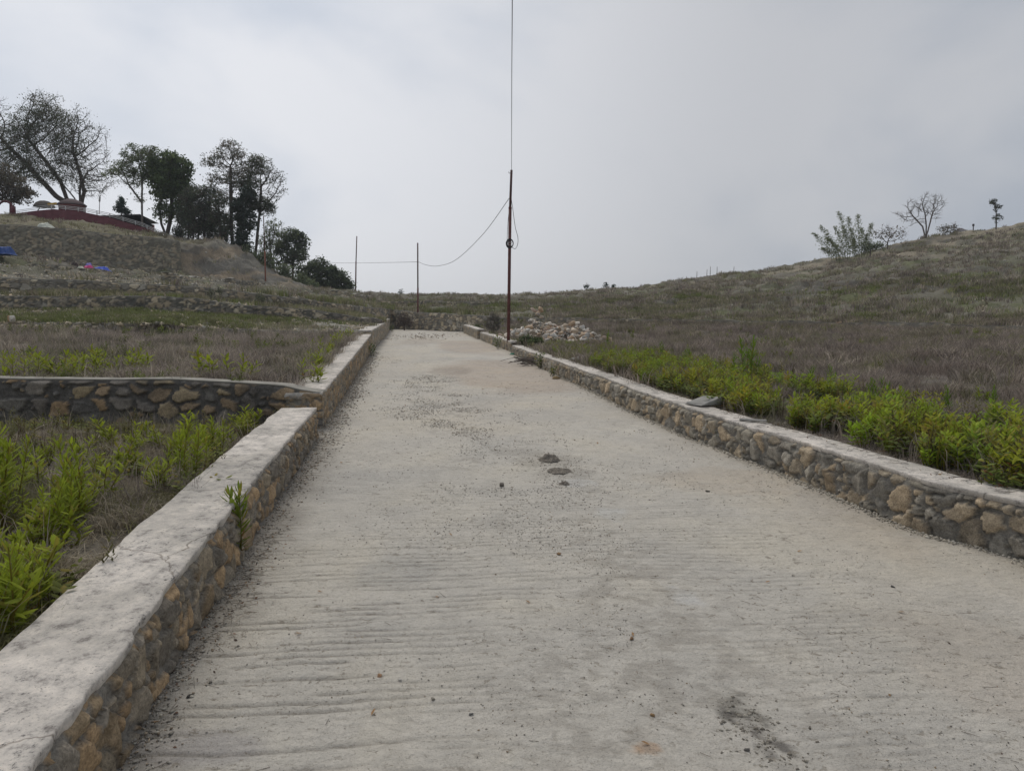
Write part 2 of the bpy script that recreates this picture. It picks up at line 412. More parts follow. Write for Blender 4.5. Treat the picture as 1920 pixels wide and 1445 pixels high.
# trodden grit down the middle
grit = sm(0.50, 0.60, fbm(X * 11, Y * 12, 4, 51)) * sm(0.42, 0.62, fbm(X * 1.4, Y * 1.0, 4, 52)) * sm(1.1, 0.2, np.abs((X - xl(Y)) - 2.0 - 0.15 * np.sin(Y * 0.4))) * sm(40, 10, Y)
col = paint(col, grit, (0.30, 0.275, 0.24), 0.5)
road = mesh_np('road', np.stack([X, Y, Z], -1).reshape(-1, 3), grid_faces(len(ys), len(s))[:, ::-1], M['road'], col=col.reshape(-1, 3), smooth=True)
tag(road, 'pale concrete road climbing between two low stone walls', 'road', kind='structure')

# ------------------------------------------------------------------ terrain
GRASSY = [(0.135, 0.125, 0.095), (0.105, 0.105, 0.055), (0.165, 0.15, 0.125)]
PATCH = {}
def height_noise(x, y, amp):
    return amp * ((fbm(x * 0.35, y * 0.35, 3, 101) - 0.5) * 1.6 + (fbm(x * 1.7, y * 1.7, 3, 102) - 0.5) * 0.55 + (fbm(x * 7, y * 7, 2, 103) - 0.5) * 0.16)
def patch(name, rows, nu, nv, amp, colf, extra=None):
    """ruled sheet through consecutive rows of world points; returns a sampler"""
    rr = [resample(r, n=nu)[0] if not isinstance(r, np.ndarray) or len(r) != nu else r for r in rows]
    rr = np.array(rr)                                   # (rows, nu, 3)
    K = len(rr) - 1
    tt = np.linspace(0, K, K * nv + 1)
    i = np.clip(np.floor(tt).astype(int), 0, K - 1); f = (tt - i)[:, None, None]
    G = rr[i] * (1 - f) + rr[i + 1] * f                 # (T, nu, 3)
    ft = np.minimum(tt, K - tt)
    edge = sm(0, 0.25, ft)[:, None]
    a = amp if np.isscalar(amp) else np.interp(tt, np.arange(K + 1), amp)[:, None]
    G[..., 2] += height_noise(G[..., 0], G[..., 1], 1.0) * a * edge
    if name == 'hill':
        zz = G[..., 2]; kx = sm(-5, -9, G[..., 0]) * edge * (tt[:, None] < 1.0) + 0.35 * sm(6, 10, G[..., 0]) * edge * (tt[:, None] < 2.8)
        hz_ = 0.62; zw = zz + 0.3 * (fbm(G[..., 0] * .15, G[..., 1] * .15, 2, 91) - .5); k_ = zw / hz_; fr_ = k_ - np.floor(k_)
        G[..., 2] = zz + kx * hz_ * (sm(0.62, 0.95, fr_) - fr_) * 0.9
    if extra is not None: G[..., 2] += extra(G[..., 0], G[..., 1], tt[:, None] + 0 * G[..., 0]) * edge
    c = colf(G[..., 0], G[..., 1], G[..., 2], tt[:, None] + 0 * G[..., 0])
    ob = mesh_np(name, G.reshape(-1, 3), grid_faces(G.shape[0], nu)[:, ::-1], M['terrain'], col=c.reshape(-1, 3), smooth=True)
    tag(ob, kind='structure')
    PATCH[ob.name] = G
    def sample(n, dens=None, rng=RNG, trange=None, near=None):
        """n random points of the sheet, area weighted (times dens)"""
        A = np.linalg.norm(np.cross(G[1:, :-1] - G[:-1, :-1], G[:-1, 1:] - G[:-1, :-1]), axis=-1)
        ctr = (G[1:, 1:] + G[:-1, :-1]) / 2
        if trange is not None:
            tm = (tt[1:] + tt[:-1]) / 2; A = A * ((tm >= trange[0]) & (tm <= trange[1]))[:, None]
        if dens is not None: A = A * dens(ctr[..., 0], ctr[..., 1], ctr[..., 2])
        p = (A / A.sum()).ravel(); k = rng.choice(p.size, n, p=p)
        ii, jj = np.unravel_index(k, A.shape); u = rng.random(n)[:, None]; v = rng.random(n)[:, None]
        return (G[ii, jj] * (1 - u) + G[ii + 1, jj] * u) * (1 - v) + (G[ii, jj + 1] * (1 - u) + G[ii + 1, jj + 1] * u) * v
    return sample
def cmix(cols, x, y, sc=0.6, seed=0):
    n = fbm(x * sc, y * sc, 5, 200 + seed); n2 = fbm(x * sc * 4, y * sc * 4, 4, 230 + seed)
    c = np.empty(x.shape + (3,)); c[:] = cols[0]
    c = paint(c, sm(0.42, 0.60, n), cols[1]); c = paint(c, sm(0.50, 0.66, n2), cols[2], 0.8)
    return c

def xo(y): return xl(y) - 0.34          # under the left wall
FLAT = 0.29
def lrow(pts, yend, zend):
    """row running from the far left to the back of the left wall"""
    return np.array([*pts, (float(xo(yend)), yend, zend)])
# near field on the left
f0 = patch('field', [np.array([(-45, -7, 0.1), (float(xo(-7)), -7, 0.0)]), np.array([(-45, 1, 0.32), (float(xo(1)), 1, 0.24)]), np.array([(-45, 3.5, 0.36), (float(xo(3.5)), 3.5, 0.36)]),
                     np.array([(-45, 6, 0.40), (float(xo(6)), 6, 0.42)]), np.array([(-45, 9.3, 0.42), (float(xo(9.3)), 9.3, 0.42)])], 260, 14, 0.06,
           lambda x, y, z, t: cmix([(0.105, 0.092, 0.075), (0.075, 0.068, 0.055), (0.15, 0.135, 0.11)], x, y, 1.2, 1))
# second terrace, behind the cross wall
bank_lo = [P(-900, 618, 20), P(-400, 620, 20.5), P(0, 622, 21), P(420, 625, 23.3), P(565, 627, 23.5)]
bank_hi = [P(-900, 600, 20.8), P(-400, 602, 21), P(0, 604, 21.7), P(300, 607, 22.3), P(421, 617, 23.7), P(565, 621, 23.9), P(642, 624, 23.9)]
f1 = patch('field', [np.array([(-45, 9.2, 0.98), (float(xo(9.2)), 9.2, 0.84)]), lrow(bank_lo, 23.5, 1.60)], 200, 50, 0.10,
           lambda x, y, z, t: cmix([(0.12, 0.105, 0.09), (0.09, 0.08, 0.066), (0.16, 0.14, 0.12)], x, y, 0.8, 2))
fb = patch('bank', [lrow(bank_lo, 23.5, 1.58), lrow(bank_hi, 23.8, 1.72)], 200, 8, 0.25,
           lambda x, y, z, t: cmix([(0.22, 0.21, 0.19), (0.12, 0.115, 0.105), (0.28, 0.265, 0.235)], x, y, 1.5, 3))
w2_base = [P(-900, 570, 26), P(-400, 578, 26.5), P(0, 582, 27), P(250, 580, 27.5), P(390, 590, 28), P(475, 594, 28.5), P(579, 600, 29.5), P(660, 606, 31)]
w2_top = [P(-900, 545, 26), P(-400, 552, 26.5), P(0, 554, 27), P(125, 555, 27.2), P(292, 558, 27.6), P(396, 565, 28), P(475, 575, 28.5), P(558, 583, 29.3), P(642, 592, 30.6)]
w2_end_b, w2_end_t = P(716, 611, 33.8), P(718, 602, 33.8)
def f2col(x, y, z, t):
    c = cmix([(0.25, 0.24, 0.21), (0.15, 0.15, 0.12), (0.20, 0.19, 0.15)], x, y, 0.9, 4)
    return paint(c, sm(-7.5, -12, x) * sm(0.35, 0.55, fbm(x * 0.4, y, 3, 77)) , (0.11, 0.125, 0.05), 0.8)
f2 = patch('field', [lrow(bank_hi, 23.8, 1.72), np.array([*w2_base, w2_end_b])], 200, 20, 0.16, f2col)
wa_top = [P(-900, 495, 27), P(-400, 510, 28), P(0, 520, 29), P(170, 527, 29.3), P(308, 535, 29.8), P(396, 541, 30.6), P(496, 552, 32), P(558, 560, 34), P(631, 569, 38), P(688, 576, 43), P(734, 581, 47), P(783, 586, 45.3), P(867, 590, 42), P(916, 595, 40.5)]
wa_base = [P(-900, 535, 27), P(-400, 543, 28), P(0, 548, 29), P(250, 552, 29.5), P(396, 560, 30.6), P(496, 568, 32), P(558, 574, 34), P(631, 584, 38), P(688, 594, 43), P(727, 606, 46.8)]
f3 = patch('field', [np.array([*[q + np.array([0, 0.25, 0]) for q in w2_top], w2_end_t + np.array([0, .2, 0])]), np.array(wa_base)], 220, 16, 0.12,
           lambda x, y, z, t: cmix([(0.20, 0.19, 0.16), (0.12, 0.125, 0.07), (0.16, 0.15, 0.12)], x, y, 0.8, 5))
# far hillside, one sheet right across
a_right = [P(1030, 598, 38.5), P(1150, 599, 36), P(1270, 600, 34), P(1400, 603, 32), P(1500, 605, 30.5), P(1680, 608, 28), P(1920, 613, 25), P(2400, 620, 21), P(3200, 640, 15), P(5200, 700, 8)]
rowA = [q + np.array([0, 0.2, 0.0]) for q in wa_top + a_right]
KX = np.array([-900, -400, 0, 100, 210, 340, 400, 440, 480, 540, 600, 700, 800, 960, 1060, 1160, 1300, 1450, 1600, 1750, 1920, 2400, 3200, 5200], float)
def krow(py, D): return np.array([P(a, b, c) for a, b, c in zip(KX, py, D)])
def at_k(row):
    """row given by world points, re-read at the pixel columns KX"""
    row = np.array(row); px = CX + F * row[:, 0] / (row[:, 1] * math.cos(PITCH) - (row[:, 2] - EYE) * math.sin(PITCH))
    return px
nuF = 560
def fill(row):
    row = np.array(row); px = at_k(row); q = np.r_[np.linspace(-900, 2400, nuF - 40), np.linspace(2440, 5200, 40)]
    q = np.clip(q, px.min(), px.max())
    return np.stack([np.interp(q, px, row[:, k]) for k in range(3)], 1)
r1y = [400, 425, 468, 485, 503, 512, 524, 528, 532, 538, 549, 562, 566, 566, 563, 558, 550, 540, 528, 515, 500, 470, 430, 400]
r1d = [38, 40, 42, 43, 45, 48, 49.5, 50, 50.5, 52, 56, 60, 60, 56, 53, 50, 47, 45, 43, 41, 39, 34, 28, 16]
r2y = [360, 385, 427, 432, 443, 457, 459, 466, 493, 526, 544, 554, 558, 559, 555, 549, 538, 520, 503, 485, 460, 420, 380, 360]
r2d = [38.6, 40.6, 42.6, 43.6, 45.6, 48.6, 53, 54, 56, 60, 64, 68, 70, 66, 62, 59, 56, 55, 53, 51, 49, 42, 34, 20]
r3y = [350, 375, 405, 408, 424, 450, 452, 458, 486, 522, 543, 551, 555.5, 553, 547, 540, 526, 503, 479, 446, 416, 380, 350, 330]
r3d = [55, 58, 60, 60, 59, 58, 58, 58.5, 60, 64, 70, 76, 78, 74, 71, 69, 67, 66, 65, 64, 62, 54, 44, 26]
R1, R2, R3 = krow(r1y, r1d), krow(r2y, r2d), krow(r3y, r3d)
R4 = R3 + np.array([0, 14, -1.6]); R4[:7] = R3[:7] + np.array([0, 14, -1.0])
R5 = R3 + np.array([0, 60, -14]); R6 = R3 + np.array([0, 160, 0]); R6[:, 2] = -3.4
def hillcol(x, y, z, t):
    c = cmix([(0.135, 0.128, 0.098), (0.115, 0.122, 0.066), (0.165, 0.152, 0.13)], x, y, 0.35, 6)
    px = CX + F * x / y
    n = fbm(x * 0.5, y * 0.5, 4, 301); n3 = fbm(x * 0.22, y * 0.4, 4, 302)
    # bare sandy soil scars by the right-hand ridge, grey soil on the crest in the middle
    c = paint(c, sm(0.48, 0.60, n) * sm(8, 14, x) * sm(1.7, 2.4, t), (0.27, 0.235, 0.18), 0.75)
    c = paint(c, sm(0.45, 0.62, n3) * sm(14, 6, x) * sm(-13, -9, x) * sm(1.2, 2.2, t), (0.22, 0.205, 0.175), 0.7)
    c = paint(c, sm(0.52, 0.62, n3) * sm(0.2, 0.7, t) * sm(1.6, 1.0, t), (0.085, 0.08, 0.07), 0.7)
    # outcrop: grey rock and ochre earth
    oc = sm(-25.5, -24, x) * sm(-15.5, -18, x) * sm(47, 49, y) * sm(0.9, 1.1, t)
    c = paint(c, oc, (0.165, 0.155, 0.135), 0.9); c = paint(c, oc * sm(0.5, 0.6, fbm(x * 1.1, z * 1.6, 4, 305)), (0.11, 0.10, 0.085), 0.7)
    c = paint(c, oc * sm(0.52, 0.60, fbm(x * 0.6, z * 1.2, 4, 304)), (0.27, 0.215, 0.15), 0.7)
    c = paint(c, sm(-22, -25, x) * sm(1.95, 2.1, t) * sm(3.2, 2.6, t), (0.15, 0.135, 0.08), 0.7)
    return c
def hillbump(x, y, t):
    rg = lambda sc, sd: 1 - 2 * np.abs(fbm(x * sc, y * sc, 4, sd) - 0.5) * 2
    e_ = 0.35 * (rg(0.45, 351) - 0.6) * sm(0.1, 0.6, t) * sm(3.0, 2.7, t)                                  # eroded rills
    e_ = e_ + 0.16 * (rg(1.3, 352) - 0.6) * sm(0.1, 0.4, t) * sm(3.2, 2.9, t)
    oc = sm(-25.5, -24.5, x) * sm(-15.5, -17, x) * sm(46, 48, y) * sm(58, 55, y)
    return e_ + oc * (0.45 * (rg(0.5, 353) - 0.7) + 0.35 * (rg(1.6, 354) - 0.6))
hill = patch('hill', [fill(rowA), fill(R1), fill(R2), fill(R3), fill(R4), fill(R5), fill(R6)], nuF, 30, [0.0, 0.45, 0.45, 0.45, 0.5, 0.5, 0], hillcol, hillbump)
HG = PATCH['hill']; HGi = 30
def hill_ridge(px, back=0.0):
    """ground point on the crest line in that column, optionally some way behind it"""
    row = HG[3 * HGi] ; row2 = HG[4 * HGi]
    row = lerp(row, row2, min(1, back / 14.0))
    q = CX + F * row[:, 0] / row[:, 1]
    j = int(np.argmin(np.abs(q - px))); return row[j].copy()
def on_patch(name, x, y):
    G = PATCH[name]; d = (G[..., 0] - x) ** 2 + (G[..., 1] - y) ** 2
    i = np.unravel_index(np.argmin(d), d.shape); return G[i][2]
# right-hand field
def rw_h(y): return np.interp(y, [0, 4.8, 8.3, 11, 14.5, 24, 40], [0.38, 0.37, 0.355, 0.345, 0.33, 0.27, 0.30])
yy = np.array([40.2, 34, 28, 22, 17, 13, 10, 8, 6.5, 5.2, 4, 2.5, 0, -4, -8])
near_edge = np.stack([xr(yy) + 0.27, yy, SLOPE * yy + rw_h(yy) - 0.045], 1)
far_full = fill([P(916, 597.5, 40.5)] + [q - np.array([0, 0, 0.24]) for q in a_right])
ff = [P(916, 598, 40.5)] + [q - np.array([0, 0.0, 0.24]) for q in a_right[:8]] + [np.array([45, 0, 1.2]), np.array([45, -8, 1.0])]
_ne, _ = resample(near_edge, n=300); _ff, _ = resample(np.array(ff), n=300)
# let the sheet's columns run away from the wall rather than along the far line
uu = np.linspace(0, 1, 300) ** 0.9
def rs(poly, u):
    d = np.r_[0, np.cumsum(np.linalg.norm(np.diff(poly[:, :2], axis=0), axis=1))]; d /= d[-1]
    return np.stack([np.interp(u, d, poly[:, k]) for k in range(3)], 1)
_ne = rs(near_edge, uu); _ff = rs(np.array(ff), np.linspace(0, 1, 300))
mid1 = lerp(_ne, _ff, 0.33); mid1[:, 2] = lerp(_ne[:, 2], _ff[:, 2], 0.30)
f4 = patch('field', [_ne, mid1, _ff], 300, 60, [0.03, 0.14, 0.05],
           lambda x, y, z, t: cmix([(0.125, 0.105, 0.095), (0.10, 0.098, 0.062), (0.155, 0.135, 0.122)], x, y, 0.5, 7))
# far ground sheet
gv = np.array([(-2500, -2500, -3.5), (2500, -2500, -3.5), (2500, 2500, -3.5), (-2500, 2500, -3.5)])
go = mesh_np('ground', gv, np.array([[0, 1, 2, 3]]), M['terrain'], col=np.tile((0.11, 0.11, 0.07), (4, 1))); tag(go, kind='structure')

# ------------------------------------------------------------------ masonry
def voronoi(u, v, seed):
    iu, iv = np.floor(u), np.floor(v)
    f1 = np.full(u.shape, 9.0); f2 = np.full(u.shape, 9.0); idn = np.zeros(u.shape)
    dxy = np.zeros(u.shape + (2,))
    for a in (-1, 0, 1):
        for b in (-1, 0, 1):
            cu, cv = iu + a, iv + b
            pu = cu + 0.5 + 0.86 * (hash2(cu, cv, seed) - 0.5); pv = cv + 0.5 + 0.86 * (hash2(cu, cv, seed + 1) - 0.5)
            h = hash2(cu, cv, seed + 2)
            an = hash2(cu, cv, seed + 3) * 3.14; asp = 0.75 + 0.6 * hash2(cu, cv, seed + 4); ca, sa = np.cos(an), np.sin(an)
            du = ((u - pu) * ca + (v - pv) * sa) * asp; dv = (-(u - pu) * sa + (v - pv) * ca) / asp
            d = 0.72 * np.maximum(np.abs(du), np.maximum(np.abs(dv), np.abs(du + dv) * .74)) + 0.34 * np.hypot(du, dv)
            near = d < f1
            f2 = np.where(near, f1, np.minimum(f2, d)); idn = np.where(near, h, idn)
            dxy[..., 0] = np.where(near, u - pu, dxy[..., 0]); dxy[..., 1] = np.where(near, v - pv, dxy[..., 1])
            f1 = np.where(near, d, f1)
    return f1, f2, idn, dxy
TAN = [(0.33, 0.235, 0.14), (0.27, 0.205, 0.13), (0.25, 0.215, 0.165), (0.30, 0.25, 0.18), (0.215, 0.19, 0.155), (0.36, 0.255, 0.15)]
GREYISH = [(0.31, 0.262, 0.195), (0.26, 0.235, 0.19), (0.36, 0.295, 0.21), (0.22, 0.205, 0.175), (0.30, 0.275, 0.23), (0.38, 0.30, 0.205)]
DARKISH = [(0.17, 0.16, 0.14), (0.36, 0.255, 0.15), (0.20, 0.18, 0.155), (0.30, 0.225, 0.145), (0.15, 0.142, 0.13), (0.40, 0.32, 0.205)]
FAR = [(0.34, 0.285, 0.20), (0.26, 0.23, 0.18), (0.42, 0.35, 0.25), (0.20, 0.185, 0.155), (0.48, 0.42, 0.32), (0.28, 0.26, 0.22)]
def wall_mesh(front, thick, res, vres, cell, pal, mortar, seed, depth=0.03, cov=0.82, squash=1.0, bury=0.15, mat='stone', both=True, streak=0.0, mw=0.09):
    """front: rows (x, y, z_bottom, z_top); the back lies 'thick' to the left of its direction"""
    fr, _ = resample(front, step=res)
    d = np.gradient(fr[:, :2], axis=0); d /= np.linalg.norm(d, axis=1)[:, None]
    nl = np.stack([-d[:, 1], d[:, 0]], 1)
    bk = fr.copy(); bk[:, :2] += nl * thick
    if both: bk = bk[:: max(1, int(0.12 / res))]
    else: bk = bk[:: max(1, int(0.5 / res))]
    def side(a, b):
        k = max(2, int(thick / res)); t = np.linspace(0, 1, k + 1)[1:-1, None]; return a * (1 - t) + b * t
    loop = np.vstack([fr, side(fr[-1], bk[-1]), bk[::-1], side(bk[0], fr[0])])
    n = len(loop)
    nx = np.roll(loop[:, :2], -1, 0) - np.roll(loop[:, :2], 1, 0)
    nrm = np.stack([nx[:, 1], -nx[:, 0]], 1); nrm /= np.linalg.norm(nrm, axis=1)[:, None] + 1e-9
    seg = np.linalg.norm(np.diff(np.vstack([loop, loop[:1]])[:, :2], axis=0), axis=1)
    U = np.r_[0, np.cumsum(seg)[:-1]]
    H = (loop[:, 3] - loop[:, 2]).max() + bury
    nv = max(4, int(H / vres) + 1)
    t = np.linspace(0, 1, nv)
    zb, zt = loop[:, 2] - bury, loop[:, 3]
    Z = zb[:, None] * (1 - t) + zt[:, None] * t
    UU = U[:, None] + 0 * Z
    wu = UU + 0.24 * cell * (fbm(UU / cell * 1.3, Z / cell * 1.3, 3, seed + 60) - 0.5); wv = Z + 0.24 * cell * (fbm(UU / cell * 1.3 + 31, Z / cell * 1.3, 3, seed + 61) - 0.5)
    vmod = 1.0 + 0.0 * wu
    f1, f2, idn, dxy = voronoi(wu / cell, wv / (cell * squash), seed)
    # a second finer layer fills the gaps with small stones
    g1, g2, idg, dg = voronoi(wu / (cell * 0.48), wv / (cell * 0.48 * squash), seed + 9)
    big = idn < cov * 0.82
    edge = np.where(big, f2 - f1, (g2 - g1) * 0.8)
    idc = np.where(big, idn / 0.82 * 7.31 % 1.0, idg * 5.77 % 1.0)
    rag = 0.24 * (fbm(wu / cell * 1.8 + 5, wv / cell * 1.8, 3, seed + 75) - 0.5) + 0.10 * (fbm(wu / cell * 9, wv / cell * 9, 3, seed + 76) - 0.5)
    stone = sm(mw, mw + 0.045, edge + rag) * np.where(big | (idg < cov), 1.0, 0.12)
    prof = 1 - np.exp(-np.maximum(edge + rag * .5, 0) * 9.0)
    tilt = np.where(big, (dxy[..., 0] * (idn * 13 % 1 - 0.5) + dxy[..., 1] * (idn * 29 % 1 - 0.5)), 0)
    facet = 0.6 * (fbm(wu / cell * 3.5, wv / cell * 3.5, 4, seed + 70) - 0.5) + 1.1 * np.abs(fbm(wu / cell * 1.6 + idc * 7, wv / cell * 1.6, 3, seed + 71) - 0.5)
    hgt = depth * (0.15 + (0.45 + 0.25 * prof) * (0.55 + 0.6 * (idc * 3.7 % 1)) * stone + tilt * 1.5 * stone + 0.55 * facet)
    top = sm(0.0, 0.035, loop[:, 3][:, None] - Z)
    hgt = hgt * top - 0.004 * (1 - top)
    V = np.stack([loop[:, 0][:, None] + nrm[:, 0][:, None] * hgt, loop[:, 1][:, None] + nrm[:, 1][:, None] * hgt, Z], -1)
    pal = np.array(pal); ci = np.minimum((idc * len(pal)).astype(int), len(pal) - 1)
    c = pal[ci] * (0.78 + 0.44 * (idc * 11.3 % 1))[..., None]
    grain = fbm(wu / cell * 2.2 + idc * 9, wv / cell * (5 + 5 * (idc > .5)) + idc * 5, 4, seed + 80)
    c = c * (0.72 + 0.56 * grain)[..., None]
    mo = np.array(mortar) * (0.75 + 0.5 * fbm(wu * 6, wv * 6, 4, seed + 81))[..., None]
    m = sm(0.25, 0.75, stone + 0.5 * (fbm(wu * 12, wv * 12, 3, seed + 83) - 0.5))[..., None]
    c = mo * (1 - m) + c * m
    if streak:
        k = streak * sm(0.50, 0.66, fbm(wu * 1.3, wv * 0.8, 4, seed + 84))[..., None]; c = c * (1 - k) + np.array((0.085, 0.08, 0.075)) * k
    faces = [grid_faces(n, nv, closed=True)]
    return V.reshape(-1, 3), faces, c.reshape(-1, 3), loop
def coping_mesh(front, thick, res, th=0.05, over=0.018, wob=0.016, seed=0, nw=9, back_over=0.02, sag=0.0):
    fr, u = resample(front, step=res)
    d = np.gradient(fr[:, :2], axis=0); d /= np.linalg.norm(d, axis=1)[:, None]
    nl = np.stack([-d[:, 1], d[:, 0]], 1)
    n = len(fr)
    fw = over - 0.016 * sm(0.60, 0.68, fbm(u * 9.0, u * 0 + seed, 2, seed + 12)) + wob * 2 * (fbm(u * 3.0, u * 0 + seed, 4, seed, 0.6) - 0.5) + wob * 0.8 * (fbm(u * 14.0, u * 0 + seed, 3, seed + 5, 0.6) - 0.5)
    bw = thick + back_over + wob * 3.2 * (fbm(u * 2.3, u * 0 + seed + 4, 4, seed + 1, 0.6) - 0.5)
    fw = np.maximum(fw, 0.008)
    zt = fr[:, 3] + 0.002 + 0.014 * (fbm(u * 1.4, u * 0 + seed, 3, seed + 2) - 0.5)
    thv = th * (0.75 + 0.6 * fbm(u * 5, u * 0 + 2, 4, seed + 3))
    prof = [(0.014, -1.0), (0.004, -0.6), (0.0, -0.15), (0.004, -0.0)] + [(None, k / (nw - 1)) for k in range(1, nw - 1)] + [(-0.012, -0.03), (0.0, -0.3), (0.01, -1.0)]
    cols = []
    for a, b in prof:
        if a is None:
            off = -fw + (bw + fw) * b
            z = zt + 0.014 * (fbm((u) * 4, b * 3 + u * 0, 4, seed + 7, .6) - 0.5) + 0.005 * (fbm((u) * 26, b * 14 + u * 0, 2, seed + 17) - 0.5)
        elif len(cols) < 4:
            off = -fw + a + 0.006 * (fbm(u * 22, u * 0 + b * 6, 2, seed + 8) - 0.5); z = zt + b * thv
        else:
            off = bw + a; z = zt + b * thv
        cols.append(np.stack([fr[:, 0] + nl[:, 0] * off, fr[:, 1] + nl[:, 1] * off, z], 1))
    V = np.stack(cols, 1); k = V.shape[1]
    faces = grid_faces(n, k)[:, ::-1]
    caps = [np.array([[0, j, j + 1] for j in range(1, k - 1)])[:, ::-1], np.array([[0, j, j + 1] for j in range(1, k - 1)]) + (n - 1) * k]
    return V.reshape(-1, 3), [faces] + caps
M['coping_old'] = flat_mat('weathered_coping', (0.27, 0.258, 0.23), .95, .4, 3, .4)
def make_wall(label, front, thick, res, vres, cell, pal, mortar, seed, cop=True, cres=0.05, name='stone_wall', matn='stone', cop_th=0.05, cop_over=0.018, wob=0.016, group=None, copm='coping', ragged=0.0, **kw):
    front = np.array([[p[0], p[1], p[2], p[3]] for p in front], float)
    c0 = front.mean(0)
    if ragged: front, _u = resample(front, n=160); front[:, 3] += ragged * (fbm(_u * .7, _u * 0, 4, seed + 90) - 0.33)
    t = thing(name, label, 'wall', (c0[0], c0[1], c0[2]), group)
    fr = front.copy(); 
    if cop: fr[:, 3] -= cop_th * 0.7
    v, f, c, _ = wall_mesh(fr, thick, res, vres, cell, pal, mortar, seed, **kw)
    child('stonework', v, f, M[matn], t, col=c, smooth=True)
    if cop:
        v, f = coping_mesh(front, thick, cres, seed=seed, th=cop_th, over=cop_over, wob=wob)
        child('coping', v, f, M[copm], t, smooth=False)
    return t
def along(y0, y1, xf, hf, n=60):
    """front line of a road wall, running from y1 back to y0 or the other way"""
    y = np.linspace(y0, y1, n); return np.stack([xf(y), y, SLOPE * y, SLOPE * y + hf(y)], 1)
def hl(y): return np.interp(y, [0, 2.94, 3.75, 6.5, 8.35], [0.36, 0.365, 0.375, 0.385, 0.36])
GM = (0.205, 0.19, 0.165)
# left road wall: the front faces the road (to the right), so run it away from the camera: left of the direction is the field
def split_wall(y0, y1, n, xf, hf): return along(y0, y1, xf, hf, n)
W1 = make_wall('low stone wall with broad pale cement top, nearest at the lower left of the road', split_wall(-6, 8.4, 60, xl, hl), 0.40, 0.013, 0.013, 0.145, TAN, GM, 3, cres=0.022, cop_th=0.05, both=False, depth=0.042, mw=0.11)
W2 = make_wall('low stone wall with pale cement top, second step up the road left edge', split_wall(8.95, 24.2, 60, xl, lambda y: np.interp(y, [9, 13, 22, 24.2], [0.475, 0.49, 0.58, 0.60])), 0.42, 0.022, 0.02, 0.135, TAN, GM, 5, cres=0.04, both=False, depth=0.032)
W3 = make_wall('short stone wall with cement top, third step up along the left edge of the road', split_wall(24.6, 35.4, 60, xl, lambda y: np.interp(y, [24, 36], [0.72, 0.72])), 0.45, 0.05, 0.035, 0.16, GREYISH, GM, 7, cres=0.1, both=False, depth=0.04)
W4 = make_wall('stub of stone wall with cement top, farthest at the left edge where the road ends', split_wall(35.7, 47.2, 40, xl, lambda y: np.interp(y, [35, 47], [0.86, 0.70])), 0.5, 0.07, 0.045, 0.18, GREYISH, GM, 8, cres=0.15, both=False, depth=0.04)
# right road wall: front faces left, so run it towards the camera (left of that direction is the field on the right)
def hr(y): return rw_h(y) + 0.025 * (fbm(y * 0.9, y * 0, 3, 88) - 0.5)
W5 = make_wall('long low stone wall with narrow cement top along the right edge of the road', split_wall(23.2, -6, 90, xr, hr), 0.30, 0.019, 0.016, 0.165, GREYISH, (0.20, 0.188, 0.165), 11, cres=0.035, cop_th=0.04, both=False, depth=0.058, cov=0.9, mw=0.09)
W6 = make_wall('short low stone wall beyond the brown pole at the right edge of the road', split_wall(32.2, 23.9, 40, lambda y: xr(y) + 0.05, lambda y: 0.36 + 0 * y), 0.32, 0.05, 0.035, 0.2, GREYISH, GM, 12, cres=0.08, both=False, depth=0.04)
W7 = make_wall('farthest piece of low cement-topped wall at the right edge of the road', split_wall(40.6, 32.8, 40, lambda y: xr(y) - 0.02, lambda y: 0.47 + 0 * y), 0.32, 0.06, 0.04, 0.2, GREYISH, GM, 13, cres=0.1, both=False, depth=0.04)
def pair(base, top, n=None):
    """front rows from a base line and a top line of world points (same plan position as the base)"""
    b, _ = resample(np.array(base), n=80); t, _ = resample(np.array(top), n=80)
    return np.stack([b[:, 0], b[:, 1], b[:, 2], t[:, 2]], 1)
# cross wall between the two near fields (front faces the camera: run it to the right, its back is beyond)
cw = [(-12.5, 9.15, 0.40, 1.16), (-7.4, 9.05, 0.40, 1.07), (-6.2, 9.0, 0.40, 1.045), (-4.4, 9.0, 0.40, 1.045), (-3.6, 8.98, 0.40, 1.005), (float(xl(9)) - 0.46, 8.95, 0.38, 0.965), (float(xl(9)) - 0.30, 8.95, 0.38, 0.925), (float(xl(9)) - 0.01, 8.95, 0.38, 0.88)]
make_wall('dark rubble stone wall crossing the left side between the two nearest weedy fields', cw, 0.34, 0.022, 0.02, 0.27, DARKISH, (0.11, 0.104, 0.095), 15, cres=0.05, cop_th=0.022, cop_over=-0.004, wob=0.010, copm='coping_old', squash=0.72, depth=0.06, both=False, cov=0.78, streak=0.6, mw=0.20)
bl = np.array(bank_lo[3:] + [np.array((float(xo(23.6)) , 23.6, 1.55))]); bh = np.array([P(421, 617, 23.4), P(565, 621, 23.6), P(683, 625, 23.6)])
make_wall('low ruined stone edging across the far side of the second left-hand field', pair(bl[:, :3], bh), 0.25, 0.06, 0.04, 0.22, FAR, GM, 17, cres=0.1, matn='stonefar', cop_th=0.03, copm='coping_old', ragged=.12, both=False)
make_wall('rough dry-stone terrace wall, dark and mossy, third up the left slope', pair(w2_base + [w2_end_b], w2_top + [w2_end_t]), 0.3, 0.06, 0.045, 0.26, FAR, (0.12, 0.115, 0.10), 19, cres=0.12, matn='stonefar', cop_th=0.03, copm='coping_old', ragged=.22, squash=0.7, both=False, depth=0.06, streak=0.5, cov=0.6)
wa_b2 = wa_base[:-1] + [P(734, 613.5, 47.3), P(783, 618.5, 45.3), P(869, 623, 42.2), P(930, 626, 40.2)]
